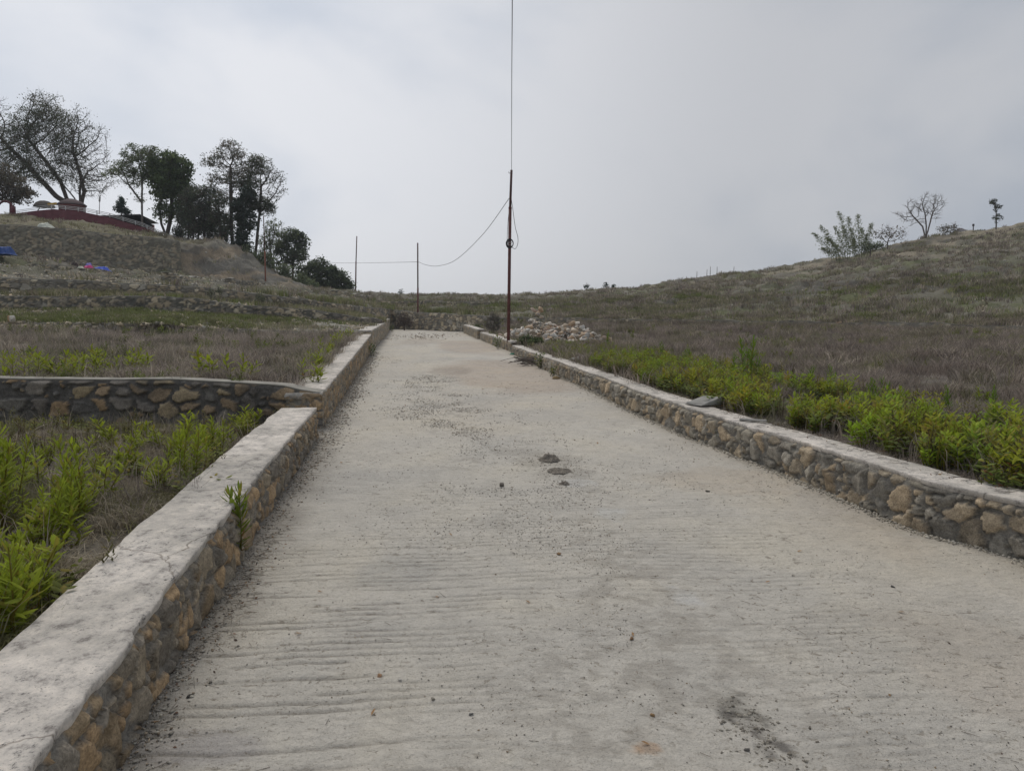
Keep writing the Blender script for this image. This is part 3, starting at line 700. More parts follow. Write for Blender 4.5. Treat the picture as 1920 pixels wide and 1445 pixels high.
wa_t2 = wa_top[:10] + [P(734, 581, 47.3), P(783, 586, 45.3), P(869, 590.5, 42.2), P(930, 595.5, 40.2)]
def bypx(base, top):
    qb = np.array([at_k([p])[0] for p in base]); qt = np.array([at_k([p])[0] for p in top])
    q = np.unique(np.r_[np.linspace(max(qb[0], qt[0]), min(qb[-1], qt[-1]), 90), qb])
    q = q[(q >= max(qb[0], qt[0])) & (q <= min(qb[-1], qt[-1]))]
    base = np.array(base); top = np.array(top)
    return np.stack([np.interp(q, qb, base[:, 0]), np.interp(q, qb, base[:, 1]), np.interp(q, qb, base[:, 2]), np.interp(q, qt, top[:, 2])], 1)
make_wall('tan rubble retaining wall closing off the far end of the road', bypx(wa_b2, wa_t2), 0.35, 0.05, 0.04, 0.36, FAR, (0.16, 0.15, 0.13), 21, cres=0.15, matn='stonefar', cop_th=0.035, copm='coping_old', ragged=.12, depth=0.06, squash=0.7, both=False)
ar = [P(925, 597, 40.0)] + a_right[:8]
make_wall('low terrace edge wall running across the right-hand hillside above the brown field', [(p[0], p[1], p[2] - 0.26, p[2] + 0.04) for p in ar], 0.3, 0.08, 0.06, 0.25, FAR, GM, 23, cres=0.2, matn='stonefar', cop_th=0.02, copm='coping_old', ragged=.22, both=False)
bwx = KX[:6]
bb = [R1[k] + np.array([0, -0.1, -0.1]) for k in range(6)]; bt = [R2[k] + np.array([0, 0, 0.06]) for k in range(6)]
make_wall('tall stone retaining wall high on the left slope below the red building', bypx(bb, bt), 0.5, 0.09, 0.07, 0.34, [(0.30, 0.265, 0.20), (0.24, 0.22, 0.175), (0.34, 0.29, 0.215), (0.20, 0.19, 0.155)], (0.155, 0.145, 0.12), 25, cres=0.3, matn='stonefar', cop_th=0.04, copm='coping_old', ragged=.2, depth=0.08, squash=0.7, both=False)

# ------------------------------------------------------------------ plants: blades, leaves, tufts
def blades(base, h, lean, width, col, az=None, curve=0.35, tipdark=1.0):
    """base (n,3), h (n,), lean (n,) sideways reach of the tip relative to h"""
    n = len(base); az = RNG.random(n) * 2 * math.pi if az is None else az
    d = np.stack([np.cos(az), np.sin(az), 0 * az], 1); s = np.stack([-np.sin(az), np.cos(az), 0 * az], 1)
    tw = RNG.random(n) * math.pi; s = s * np.cos(tw)[:, None] + d * np.sin(tw)[:, None]
    up = np.array([0, 0, 1.0])
    p0 = base; p1 = base + up * (h * 0.55)[:, None] + d * (h * lean * curve)[:, None]; p2 = base + up * (h * (1 - 0.3 * np.minimum(lean, 1.5)))[:, None] + d * (h * lean)[:, None]
    w = width[:, None] * s
    v = np.stack([p0 - w * .5, p0 + w * .5, p1 - w * .38, p1 + w * .38, p2], 1).reshape(-1, 3)
    o = np.arange(n)[:, None] * 5
    q = np.concatenate([o + np.array([[0, 1, 3, 2]])]); t = o + np.array([[2, 3, 4]])
    c = np.repeat(col, 5, axis=0) 
    return v, q, t, c
def tufts(centers, nb, h, spread, lean, width, cols, colvar=0.25, hv=0.45):
    n = len(centers); k = np.repeat(np.arange(n), nb); m = len(k)
    r = np.sqrt(RNG.random(m)) * spread; a = RNG.random(m) * 2 * math.pi
    hs = np.broadcast_to(h, (n,))[k] * (1 - hv * RNG.random(m))
    base = centers[k] + np.stack([np.cos(a) * r, np.sin(a) * r, -0.015 + 0 * a], 1)
    az = a + RNG.normal(0, 0.9, m)
    cols = np.array(cols); ci = np.minimum((np.clip(fbm(centers[:, 0] * 1.1, centers[:, 1] * 1.1, 3, 777) * 1.9 - .45 + RNG.normal(0, .22, n), 0, .999) * len(cols)).astype(int), len(cols) - 1)
    cl_ = 0.62 + 0.85 * fbm(centers[:, 0] * 1.9, centers[:, 1] * 1.9, 3, 778)
    c = cols[ci][k] * (1 + colvar * (RNG.random(m)[:, None] * 2 - 1)) * ((0.8 + 0.4 * RNG.random(n)) * cl_)[k][:, None]
    return blades(base, hs, lean * (0.3 + RNG.random(m)), width * (0.6 + 0.8 * RNG.random(m)), c, az)
DRYC = [(0.30, 0.26, 0.225), (0.36, 0.31, 0.255), (0.22, 0.185, 0.165), (0.40, 0.35, 0.28), (0.25, 0.215, 0.19), (0.20, 0.19, 0.12)]
DRYR = [(0.25, 0.21, 0.182), (0.30, 0.252, 0.212), (0.185, 0.155, 0.136), (0.36, 0.31, 0.255), (0.22, 0.185, 0.158), (0.19, 0.185, 0.105), (0.22, 0.195, 0.138)]
GRN = [(0.165, 0.19, 0.07), (0.145, 0.165, 0.07), (0.20, 0.215, 0.085), (0.17, 0.175, 0.085)]
OLV = [(0.22, 0.21, 0.12), (0.19, 0.195, 0.10), (0.27, 0.25, 0.16), (0.30, 0.27, 0.20), (0.22, 0.19, 0.15)]
def stuff_mesh(name, parts, mat, label=None):
    mb = MB()
    for v, q, t, c in parts: mb.add(v, q, t, c)
    o = mb.build(name, mat)
    return tag(o, label, None, None, 'stuff')
def dist(x, y): return np.hypot(x, y)
def clumpy(x, y, sc, lo, hi, seed): return sm(lo, hi, fbm(x * sc, y * sc, 3, seed))
fov = lambda x, y, z: ((np.abs(x) < 0.80 * np.maximum(y, 0) + 1.6) & (y > 0.5)).astype(float)

# dry stubble of the right-hand field
d = lambda x, y, z: fov(x, y, z) * (0.10 + clumpy(x, y, 1.5, 0.42, 0.60, 401)) / (2.0 + dist(x, y)) ** 1.25 * sm(0.15, 0.6, x - xr(y) - 0.3)
c = f4(7600, d)
dd = dist(c[:, 0], c[:, 1])
hh = 0.13 + 0.26 * clumpy(c[:, 0], c[:, 1], 1.3, 0.40, 0.62, 402)
parts = [tufts(c, 18, hh, 0.09, 0.9, 0.008, DRYR, .35)]
c = f4(5200, lambda x, y, z: fov(x, y, z) * sm(9, 16, y) * (0.3 + clumpy(x, y, 0.9, 0.4, 0.6, 403)))
parts.append(tufts(c, 13, 0.16 + 0.26 * clumpy(c[:, 0], c[:, 1], 0.9, 0.42, 0.6, 404), 0.17, 0.85, 0.016, DRYR, .35))
stuff_mesh('dry_grass', parts, M['dry'], 'grey-brown dead grass stubble covering the right-hand field')
# dry stubble, second terrace on the left
d = lambda x, y, z: fov(x, y, z) * (0.35 + clumpy(x, y, 1.2, 0.35, 0.6, 411)) / (2.0 + dist(x, y)) ** 0.9
c = f1(6500, d, trange=(0, 0.97)); parts = [tufts(c, 16, 0.12 + 0.26 * clumpy(c[:, 0], c[:, 1], 1.1, 0.40, 0.62, 412), 0.10, 0.95, 0.010, DRYC, .35)]
parts.append(tufts(f1(900, lambda x, y, z: fov(x, y, z)), 5, 0.55, 0.10, 0.5, 0.009, DRYC))
stuff_mesh('dry_grass', parts, M['dry'], 'grey-brown dead grass on the second left-hand field')
# matted dry grass in the near left field
d = lambda x, y, z: fov(x, y, z) * (0.25 + clumpy(x, y, 1.7, 0.35, 0.6, 421)) * sm(-9, -5, x)
c = f0(7500, d); parts = [tufts(c, 16, 0.09 + 0.13 * clumpy(c[:, 0], c[:, 1], 1.3, 0.35, 0.65, 422), 0.07, 1.3, 0.006, [(0.28, 0.245, 0.185), (0.36, 0.315, 0.24), (0.19, 0.165, 0.125), (0.22, 0.21, 0.10)])]
c = f0(420, d); parts.append(tufts(c, 7, 0.40, 0.05, 0.45, 0.005, DRYC))
stuff_mesh('dry_grass', parts, M['dry'], 'matted dry grass and stalks in the nearest left-hand field')
# left slope: green verge, tufts on the terraces
parts = []
c = f2(2000, lambda x, y, z: fov(x, y, z) * sm(-6.0, -10.5, x) * (0.02 + clumpy(x, y, 0.5, 0.35, 0.6, 431))); parts.append(tufts(c, 12, 0.22, 0.14, 0.5, 0.022, GRN))
c = f2(650, lambda x, y, z: fov(x, y, z) * clumpy(x, y, 0.7, 0.42, 0.6, 432)); parts.append(tufts(c, 12, 0.24, 0.12, 0.5, 0.02, OLV))
c = f3(1300, lambda x, y, z: fov(x, y, z) * (0.15 + clumpy(x, y, 0.5, 0.40, 0.6, 433))); parts.append(tufts(c, 12, 0.34, 0.14, 0.45, 0.024, OLV + GRN[:1]))
c = fb(500, lambda x, y, z: fov(x, y, z)); parts.append(tufts(c, 10, 0.14, 0.12, 0.5, 0.02, OLV))
stuff_mesh('grass', parts, M['dry'], 'green and olive grass growing along the left-hand terraces')
# far hillside
parts = []
bare = lambda x, y: 1 - 0.88 * sm(0.44, 0.56, fbm(x * 0.5, y * 0.5, 4, 301)) * sm(6, 12, x)
hd = lambda x, y, z: fov(x, y, z) * (0.04 + clumpy(x, y, 0.7, 0.42, 0.6, 441)) * bare(x, y) * (1 - 0.80 * ((x > -25) & (x < -15) & (y > 47) & (y < 56)))
c = hill(11500, lambda x, y, z: hd(x, y, z) * (0.45 + 0.55 * sm(-12, -6, x) + 0.4 * (y > 50) * (x < -8)), trange=(0.02, 3.05)); parts.append(tufts(c, 9, 0.16 + 0.24 * clumpy(c[:, 0], c[:, 1], 0.5, 0.35, 0.65, 442), 0.20, 0.5, 0.035, OLV + DRYC))
c = hill(4200, lambda x, y, z: fov(x, y, z) * sm(2, 5, x) * (0.1 + clumpy(x, y, 0.25, 0.45, 0.6, 443)), trange=(0.02, 0.9)); parts.append(tufts(c, 9, 0.28, 0.22, 0.5, 0.035, GRN + OLV))
c = hill(4500, lambda x, y, z: fov(x, y, z) * sm(2, 6, x) * (0.1 + clumpy(x, y, 0.3, 0.42, 0.6, 445)), trange=(0.1, 2.6)); parts.append(tufts(c, 9, 0.30, 0.20, 0.5, 0.035, DRYR))
c = hill(1100, lambda x, y, z: fov(x, y, z) * sm(-13, -10, x) * sm(5, 2, x) * (0.05 + clumpy(x, y, 0.6, 0.46, 0.58, 444)), trange=(0.0, 0.75)); parts.append(tufts(c, 12, 0.42, 0.20, 0.4, 0.03, GRN + OLV))
c = hill(1500, lambda x, y, z: fov(x, y, z) * sm(2, 4, x) * (0.15 + clumpy(x, y, 0.5, .4, .6, 446)), trange=(0.0, 0.12)); parts.append(tufts(c, 10, 0.26, 0.2, 0.7, 0.024, OLV + DRYR))
c = f4(900, lambda x, y, z: fov(x, y, z) * (y > 20) * (0.1 + clumpy(x, y, 0.6, .4, .6, 447)), trange=(1.9, 2.0)); parts.append(tufts(c, 12, 0.36, 0.2, 0.6, 0.020, OLV + DRYR))
stuff_mesh('grass', parts, M['dry'], 'rough olive and grey grass over the far hillside')

def leafy_plant(rng, h=0.55, stems=3, nleaf=26, ll=0.13, lw=0.028, upright=0.5, side=0.12, tint=(0.17, 0.27, 0.03)):
    """stems with long pointed leaves set spirally; returns stem and leaf geometry"""
    sb, lb = MB(), MB()
    for s in range(stems):
        a = rng.random() * 6.28; hh = h * (0.6 + 0.4 * rng.random()) if s else h
        lean = side * (0.3 + rng.random()) * (1 if s else 0.4)
        top = np.array([math.cos(a) * lean * hh * 2, math.sin(a) * lean * hh * 2, hh])
        b0 = np.array([math.cos(a), math.sin(a), 0]) * 0.02 * s
        t = np.linspace(0, 1, 5)[:, None]; bend = np.array([rng.normal(0, .02), rng.normal(0, .02), 0])
        pts = b0 + (top - b0) * t + bend * np.sin(t * 3.14)
        sb.tube(pts, np.linspace(0.005, 0.002, 5), 4, col=np.array(tint) * np.array([0.9, 0.62, 1.0]))
        n = nleaf
        tt = 0.10 + 0.90 * (np.arange(n) + rng.random(n) * 0.5) / n
        az = np.arange(n) * 2.4 + rng.random() * 6 + rng.normal(0, 0.3, n)
        base = np.stack([np.interp(tt, t[:, 0], pts[:, k]) for k in range(3)], 1)
        el = np.radians(20 + upright * 60 * tt + rng.normal(0, 10, n))
        L_ = ll * (0.55 + 0.6 * np.sin(np.clip(tt, 0, 1) * 2.6)) * (0.8 + 0.4 * rng.random(n))
        W = lw * (0.7 + 0.6 * rng.random(n)) * L_ / ll
        d = np.stack([np.cos(az) * np.cos(el), np.sin(az) * np.cos(el), np.sin(el)], 1)
        sd_ = np.stack([-np.sin(az), np.cos(az), 0 * az], 1)
        droop = np.array([0, 0, -1.0]) * (L_ * (0.25 - 0.2 * upright))[:, None]
        m1 = base + d * (L_ * 0.35)[:, None]; m2 = base + d * (L_ * 0.7)[:, None] + droop * 0.4; tp = base + d * L_[:, None] + droop
        w = sd_ * W[:, None]; nrm = np.cross(d, sd_); fold = nrm * (W * 0.25)[:, None]
        v = np.stack([base, m1 - w * .5 - fold, m1 + w * .5 - fold, m2 - w * .42 - fold, m2 + w * .42 - fold, tp, m1, m2], 1).reshape(-1, 3)
        o = np.arange(n)[:, None] * 8
        q = np.concatenate([o + np.array([[1, 6, 7, 3]]), o + np.array([[6, 2, 4, 7]])]); tr = np.concatenate([o + np.array([[0, 6, 1]]), o + np.array([[0, 2, 6]]), o + np.array([[3, 7, 5]]), o + np.array([[7, 4, 5]])])
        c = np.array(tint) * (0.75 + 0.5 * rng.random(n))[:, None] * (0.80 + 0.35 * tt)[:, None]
        yel = rng.random(n) < 0.10; c[yel] = np.array((0.26, 0.24, 0.04)); old = (rng.random(n) < 0.06) & (tt < .5); c[old] = np.array((0.24, 0.13, 0.05))
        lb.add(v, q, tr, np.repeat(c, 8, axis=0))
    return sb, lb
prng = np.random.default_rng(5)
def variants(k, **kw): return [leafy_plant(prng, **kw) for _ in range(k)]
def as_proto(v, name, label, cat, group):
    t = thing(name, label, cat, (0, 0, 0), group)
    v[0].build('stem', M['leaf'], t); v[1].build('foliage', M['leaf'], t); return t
def place(protos, pts, scale, first=True, tilt=0.12):
    used = set()
    for i, p in enumerate(pts):
        k = random.randrange(len(protos)); pr = protos[k]
        o = pr if k not in used else copy_tree(pr); used.add(k)
        o.location = (float(p[0]), float(p[1]), float(p[2]) - 0.01); o.rotation_euler = (random.gauss(0, tilt), random.gauss(0, tilt), random.random() * 6.28)
        s_ = scale[i] if hasattr(scale, '__len__') else scale; o.scale = (s_, s_, s_)
    for k, pr in enumerate(protos):
        if k not in used:
            for ch in list(pr.children): bpy.data.objects.remove(ch)
            bpy.data.objects.remove(pr)
def mass(vs, pts, scale, tints=None):
    """many plants merged: ground cover"""
    out_ = []
    for k, (sb, lb) in enumerate(vs):
        sel = np.arange(len(pts)) % len(vs) == k
        p = pts[sel]; n = len(p)
        if not n: continue
        for mb in (sb, lb):
            v = np.concatenate(mb.v); q = np.concatenate(mb.q) if mb.q else np.zeros((0, 4), int); t = np.concatenate(mb.t) if mb.t else np.zeros((0, 3), int); c = np.concatenate(mb.c)
            a = RNG.random(n) * 6.28; s_ = (scale[sel] if hasattr(scale, '__len__') else np.full(n, scale)) * (0.75 + 0.5 * RNG.random(n))
            ca, sa = np.cos(a)[:, None], np.sin(a)[:, None]
            V = np.stack([v[None, :, 0] * ca - v[None, :, 1] * sa, v[None, :, 0] * sa + v[None, :, 1] * ca, np.broadcast_to(v[None, :, 2], (n, len(v)))], -1) * s_[:, None, None] + p[:, None, :]
            off = np.arange(n)[:, None, None] * len(v)
            tn = (0.8 + 0.4 * RNG.random(n))[:, None, None] if tints is None else tints[sel][:, None, :]
            out_.append((V.reshape(-1, 3), (q[None] + off).reshape(-1, 4), (t[None] + off).reshape(-1, 3), (c[None] * tn).reshape(-1, 3)))
    return out_
BR = (0.225, 0.285, 0.028)
vs_band = variants(6, h=0.34, stems=5, nleaf=17, ll=0.085, lw=0.022, upright=0.45, side=0.32, tint=BR)
vs_spike = variants(3, h=0.62, stems=3, nleaf=34, ll=0.10, lw=0.016, upright=0.75, side=0.10, tint=(0.125, 0.205, 0.025))
# the weed band along the right wall
def band_density(x, y, z):
    s_ = x - (xr(y) + 0.30); wdt = np.interp(y, [3, 6, 10, 16, 24], [2.0, 1.9, 1.7, 2.3, 2.0])
    return ((y > 2.5) & (y < 26) & (s_ > 0.12)).astype(float) * np.exp(-((s_ - wdt * 0.52) / (wdt * 0.38)) ** 2) * (0.05 + clumpy(x, y, 1.7, 0.36, 0.56, 461)) * np.interp(y, [3, 12, 17, 26], [1, 1, 0.40, 0.22])
pts = f4(760, lambda x, y, z: band_density(x, y, z))
sc = np.interp(pts[:, 1], [5, 14, 18, 25], [0.86, 0.82, 0.6, 0.45])
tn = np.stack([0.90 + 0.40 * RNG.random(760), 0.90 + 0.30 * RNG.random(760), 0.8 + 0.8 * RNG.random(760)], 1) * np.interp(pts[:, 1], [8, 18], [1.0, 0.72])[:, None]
vs_broad = variants(4, h=0.24, stems=6, nleaf=11, ll=0.075, lw=0.036, upright=0.15, side=0.55, tint=(0.145, 0.185, 0.035))
vs_dull = variants(3, h=0.42, stems=3, nleaf=20, ll=0.06, lw=0.013, upright=0.6, side=0.2, tint=(0.155, 0.165, 0.055))
pb_ = f4(420, lambda x, y, z: band_density(x, y, z) + 0.25 * band_density(x - .25, y, z)); stuff_mesh('weeds', mass(vs_broad, pb_, np.interp(pb_[:, 1], [5, 20], [.9, .6]), np.array([[0.8, 0.8, 1.0]]) * (0.7 + 0.7 * RNG.random((420, 1)))), M['leaf'], 'broad-leaved darker weeds mixed into the band behind the right-hand wall')
pb_ = f4(330, lambda x, y, z: band_density(x, y, z) ** .5 * (y < 24)); stuff_mesh('weeds', mass(vs_dull, pb_, np.interp(pb_[:, 1], [5, 20], [.8, .6]), np.array([[1.0, 0.9, 1.0]]) * (0.6 + 0.8 * RNG.random((330, 1)))), M['leaf'], 'dull olive thin weeds mixed into the band behind the right-hand wall')
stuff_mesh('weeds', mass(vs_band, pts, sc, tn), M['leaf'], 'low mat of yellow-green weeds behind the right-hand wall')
parts = [tufts(f4(1500, lambda x, y, z: band_density(x, y, z) * (y < 18) + 0.02 * fov(x, y, z) * (y < 14) * (x < xr(y) + 3)), 7, 0.34, 0.10, 0.7, 0.007, DRYC, .3)]
c = f4(1500, lambda x, y, z: fov(x, y, z) * (y > 2.5) * (y < 22) * (x - xr(y) < .75)); parts.append(tufts(c, 12, 0.10, 0.07, 1.5, 0.005, DRYC, .3))
stuff_mesh('dry_grass', parts, M['dry'], 'dry stalks and grass mixed into the green band behind the right-hand wall')
pts = f4(300, lambda x, y, z: fov(x, y, z) * (y > 7) * clumpy(x, y, 0.5, 0.5, 0.65, 463)); tn = np.full((300, 3), 0.62) * (0.7 + 0.6 * RNG.random((300, 1)))
stuff_mesh('weeds', mass(vs_band, pts, np.full(300, 0.6), tn), M['leaf'], 'scattered darker weeds among the dead grass of the right-hand field')
# single plants standing out of the band
lab = 'leafy yellow-green weed standing in the dense band behind the right-hand wall'
grp = 'taller weeds in the band behind the right-hand wall'
pts = f4(150, lambda x, y, z: band_density(x, y, z) * (x < 0.78 * y + .3)); place([as_proto(v, 'weed', lab, 'weed', grp) for v in variants(6, h=0.46, stems=5, nleaf=22, ll=0.09, lw=0.022, upright=0.55, side=0.24, tint=(0.215, 0.28, 0.028))], pts, (0.42 + 0.42 * RNG.random(150)) * np.interp(pts[:, 1], [14, 20], [1, .7]))
lab = 'tall feathery upright weed rising above the band behind the right-hand wall'; grp = 'tall spiky weeds behind the right-hand wall'
sp = [np.array([*P(a, b, dd)[:2], 0]) for a, b, dd in [(1405, 715, 11.0), (1400, 720, 11.4), (1425, 722, 10.8), (1372, 715, 11.5), (1510, 740, 9.6), (1660, 790, 8.0), (1640, 780, 8.2), (1780, 820, 7.4), (1550, 742, 9.8), (1290, 690, 13.5), (1235, 680, 15.5), (1870, 830, 7.6), (1140, 668, 20.0)]]
for q in sp: q[2] = on_patch('field.004' if 'field.004' in PATCH else 'field', q[0], q[1])
place([as_proto(v, 'spiky_weed', lab, 'weed', grp) for v in vs_spike], sp, [1.25, 1.0, .85, .8, .75, .7, .65, .65, .7, .8, .8, .6, .9])

# ------------------------------------------------------------------ trees grown towards points of their crown
def colonize(starts, attr, step, rmax, kill, iters=120, trop=(0, 0, 0.05), rng=RNG):
    pos = [np.array(s_, float) for s_ in starts[0]]; par = list(starts[1])
    act = attr.copy(); trop = np.array(trop)
    P_ = np.zeros((6000, 3)); n = len(pos); P_[:n] = pos; grown = set()
    for it in range(iters):
        if not len(act) or n > 5000: break
        d = np.linalg.norm(act[:, None, :] - P_[None, :n], axis=2)
        j = d.argmin(1); dm = d[np.arange(len(act)), j]
        ok = dm < rmax
        if not ok.any():
            ok = dm < dm.min() * 1.05 + 1e-6
        add = 0
        for k in np.unique(j[ok]):
            v = act[ok & (j == k)] - P_[k]; v = v / (np.linalg.norm(v, axis=1)[:, None] + 1e-9); dr = v.mean(0) + trop + rng.normal(0, 0.10, 3)
            dr /= np.linalg.norm(dr) + 1e-9; q = P_[k] + dr * step
            key = (int(k), int(dr[0] * 6), int(dr[1] * 6), int(dr[2] * 6))
            if key in grown: continue
            grown.add(key)
            if n + add >= 5990: break
            P_[n + add] = q; par.append(int(k)); add += 1
        if add == 0:
            act = act[~ok]; continue
        new = P_[n:n + add]; n += add
        dk = np.linalg.norm(act[:, None, :] - new[None], axis=2).min(1); act = act[dk > kill]
    return P_[:n].copy(), np.array(par[:n])
def radii(par, tip, power=2.3):
    n = len(par); a = np.zeros(n)
    for i in range(n - 1, -1, -1):
        if a[i] == 0: a[i] = tip ** power
        if par[i] >= 0: a[par[i]] += a[i]
    return a ** (1 / power)
def prisms(p0, p1, r0, r1, sides):
    d = p1 - p0; d /= np.linalg.norm(d, axis=1)[:, None] + 1e-9
    ref = np.where(np.abs(d[:, 2:3]) > 0.8, np.array([[1., 0.2, 0]]), np.array([[0, 0.1, 1.]]))
    a = np.cross(d, ref); a /= np.linalg.norm(a, axis=1)[:, None]; b = np.cross(d, a)
    th = np.arange(sides) / sides * 2 * math.pi; ct, st = np.cos(th)[None, :, None], np.sin(th)[None, :, None]
    ring = a[:, None] * ct + b[:, None] * st
    v = np.concatenate([p0[:, None] + ring * r0[:, None, None], (p1 + d * (r1 * 0.3)[:, None])[:, None] + ring * r1[:, None, None]], 1).reshape(-1, 3)
    o = np.arange(len(p0))[:, None, None] * sides * 2; j = np.arange(sides); k = (j + 1) % sides
    q = (np.stack([j, k, k + sides, j + sides], 1)[None] + o).reshape(-1, 4)
    return v, q
def leaf_quads(c, size, col, rng, flat=0.0, asp=0.55):
    n = len(c); a = rng.normal(0, 1, (n, 3)); a[:, 2] *= (1 - flat); a /= np.linalg.norm(a, axis=1)[:, None]
    b = rng.normal(0, 1, (n, 3)); b -= (b * a).sum(1)[:, None] * a; b /= np.linalg.norm(b, axis=1)[:, None] + 1e-9
    s_ = (size * (0.6 + 0.8 * rng.random(n)))[:, None]
    v = np.stack([c - a * s_ * .5, c + b * s_ * asp * .5, c + a * s_ * .5, c - b * s_ * asp * .5], 1).reshape(-1, 3)
    o = np.arange(n)[:, None] * 4
    return v, o + np.array([[0, 1, 2, 3]]), np.repeat(col, 4, axis=0)
def tree(name, label, px, py, D, blobs, stems=None, natt=420, leaves=5000, lsize=0.20, lcol=((0.045, 0.060, 0.035),), tip=0.012, bark='bark', cat='tree',
         group=None, ydepth=0.9, kill=None, step=None, clump=0.20, bare=0, twig=True, trunk_r=None, seed=1, base=None, foliage_name='crown', power=2.3):
    """blobs: (px, py, rx, ry[, leafiness]) ellipses in the photo that the crown fills, at the tree's own distance"""
    rng = np.random.default_rng(seed)
    b = P(px, py, D) if base is None else np.array(base, float)
    m = D / F
    def W(x, y, dy=0.0): q = P(x, y, D); return np.array([q[0], q[1] + dy, q[2]])
    area = np.array([bl[2] * bl[3] for bl in blobs], float); A = []; LW = []
    for bl, ar in zip(blobs, area):
        k = max(6, int(natt * ar / area.sum()))
        v = rng.normal(0, 1, (k, 3)); v /= np.linalg.norm(v, axis=1)[:, None]; v *= (rng.random(k) ** (1 / 2.4))[:, None]
        c = W(bl[0], bl[1], rng.normal(0, 0.25) * bl[2] * m)
        A.append(c + v * np.array([bl[2] * m, bl[2] * m * ydepth, bl[3] * m])); LW += [bl[4] if len(bl) > 4 else 1.0] * k
    A = np.concatenate(A); LW = np.array(LW)
    size = math.sqrt(area.sum()) * m
    step = step or max(0.10, size * 0.055); kill = kill or step * 1.6
    # stems: polylines of photo points that the first limbs follow
    pos, par = [b - np.array([0, 0, 0.4]), b.copy()], [-1, 0]
    for st in (stems or [[(px, (py + blobs[0][1]) / 2 + blobs[0][3] * .4)]]):
        last = 1; lp = b
        for k, (x, y) in enumerate(st):
            q = W(x, y, rng.normal(0, 0.15) * k * size * .1)
            ns = max(1, int(np.linalg.norm(q - lp) / step))
            for i in range(1, ns + 1):
                pos.append(lp + (q - lp) * i / ns + rng.normal(0, 0.012, 3) * step * 3); par.append(last); last = len(pos) - 1
            lp = q
    X_, par = colonize((pos, par), A, step, step * 9, kill, rng=rng)
    r = radii(par, tip, power)
    if trunk_r: r = r * (1 + (trunk_r / r[1] - 1) * (r / r[1]) ** 0.8)
    i = np.where(par >= 0)[0]; t = thing(name, label, cat, tuple(b), group)
    mb = MB(); big = r[i] > tip * 2.2
    for sel, sd in ((big, 7), (~big, 3)):
        ii = i[sel]
        if len(ii): v, q = prisms(X_[par[ii]], X_[ii], r[par[ii]] * 0.5 + r[ii] * 0.5, r[ii], sd); mb.add(v, q)
    if twig:
        tips = i[r[i] < tip * 1.9]; k = 3 if not bare else 4
        tt = np.repeat(tips, k); dd = X_[tt] - X_[par[tt]]; dd /= np.linalg.norm(dd, axis=1)[:, None] + 1e-9
        dd = dd + rng.normal(0, 0.55, dd.shape); dd /= np.linalg.norm(dd, axis=1)[:, None]
        L_ = step * (0.8 + 1.3 * rng.random(len(tt)))
        e1 = X_[tt] + dd * L_[:, None] + np.array([0, 0, 0.1]) * L_[:, None]
        v, q = prisms(X_[tt], e1, np.full(len(tt), tip * .6), np.full(len(tt), tip * .3), 3); mb.add(v, q)
    mb.build('trunk', M[bark], t)
    if leaves:
        nd = np.linalg.norm(A[:, None] - X_[None, :: max(1, len(X_) // 800)], axis=2).min(1)
        w_ = LW * (nd < step * 6); 
        if w_.sum() == 0: w_ = LW
        # clumps: some attraction points carry many leaves, others few
        w_ = w_ * (0.15 + rng.random(len(A)) ** 2); k = rng.choice(len(A), leaves, p=w_ / w_.sum())
        c = A[k] + rng.normal(0, 1, (leaves, 3)) * clump * np.array([1, 1, 0.6])
        lc = np.array(lcol); cc = lc[rng.integers(0, len(lc), len(A))][k] * (0.7 + 0.6 * rng.random(leaves))[:, None] * (0.8 + 0.4 * rng.random(len(A)))[k][:, None]
        v, q, cl = leaf_quads(c, np.full(leaves, lsize), cc, rng)
        MB().add(v, q, None, cl).build(foliage_name, M['tree_leaf'], t)
    return t
DK = ((0.115, 0.140, 0.095), (0.095, 0.120, 0.085), (0.135, 0.16, 0.10))
BRN = ((0.165, 0.15, 0.115), (0.14, 0.135, 0.10), (0.19, 0.16, 0.12))
MID = ((0.16, 0.195, 0.11), (0.135, 0.165, 0.10), (0.18, 0.21, 0.115))
GT = None
tree('spreading_tree', 'largest tree of the skyline, many limbs leaning left and fine half-bare twigs', 150, 396, 66,
     [(70, 205, 38, 34, 1), (105, 240, 38, 34, 1), (50, 270, 42, 38, 1), (120, 285, 32, 34, 1), (150, 265, 26, 34, .35), (20, 300, 45, 40, .8), (95, 325, 45, 30, .9), (175, 290, 24, 36, .1), (165, 340, 40, 30, .2),
      (180, 250, 22, 26, .03), (0, 345, 45, 30, .6), (-30, 250, 40, 50, .3), (140, 225, 25, 30, .3), (185, 330, 26, 34, .05), (-10, 205, 30, 25, .1), (145, 320, 26, 36, .5), (60, 240, 30, 30, 1)],
     stems=[[(158, 360), (148, 320), (138, 285)], [(140, 372), (118, 345), (95, 318)], [(125, 372), (112, 340), (85, 300), (60, 262)], [(105, 368), (80, 340), (45, 305), (10, 262)], [(150, 350), (165, 320)]],
     natt=2100, leaves=30000, lsize=0.135, lcol=DK + BRN[:2], tip=0.018, kill=0.36, step=0.33, clump=0.34, seed=3, trunk_r=0.36, power=2.55)
tree('leafy_tree', 'brownish leafy tree at the far left edge beside the red arch', 20, 398, 60, [(15, 350, 35, 25), (40, 365, 22, 18), (-20, 350, 35, 30), (5, 320, 25, 15, .7)], natt=350, leaves=5200, lsize=0.2, lcol=BRN, seed=4)
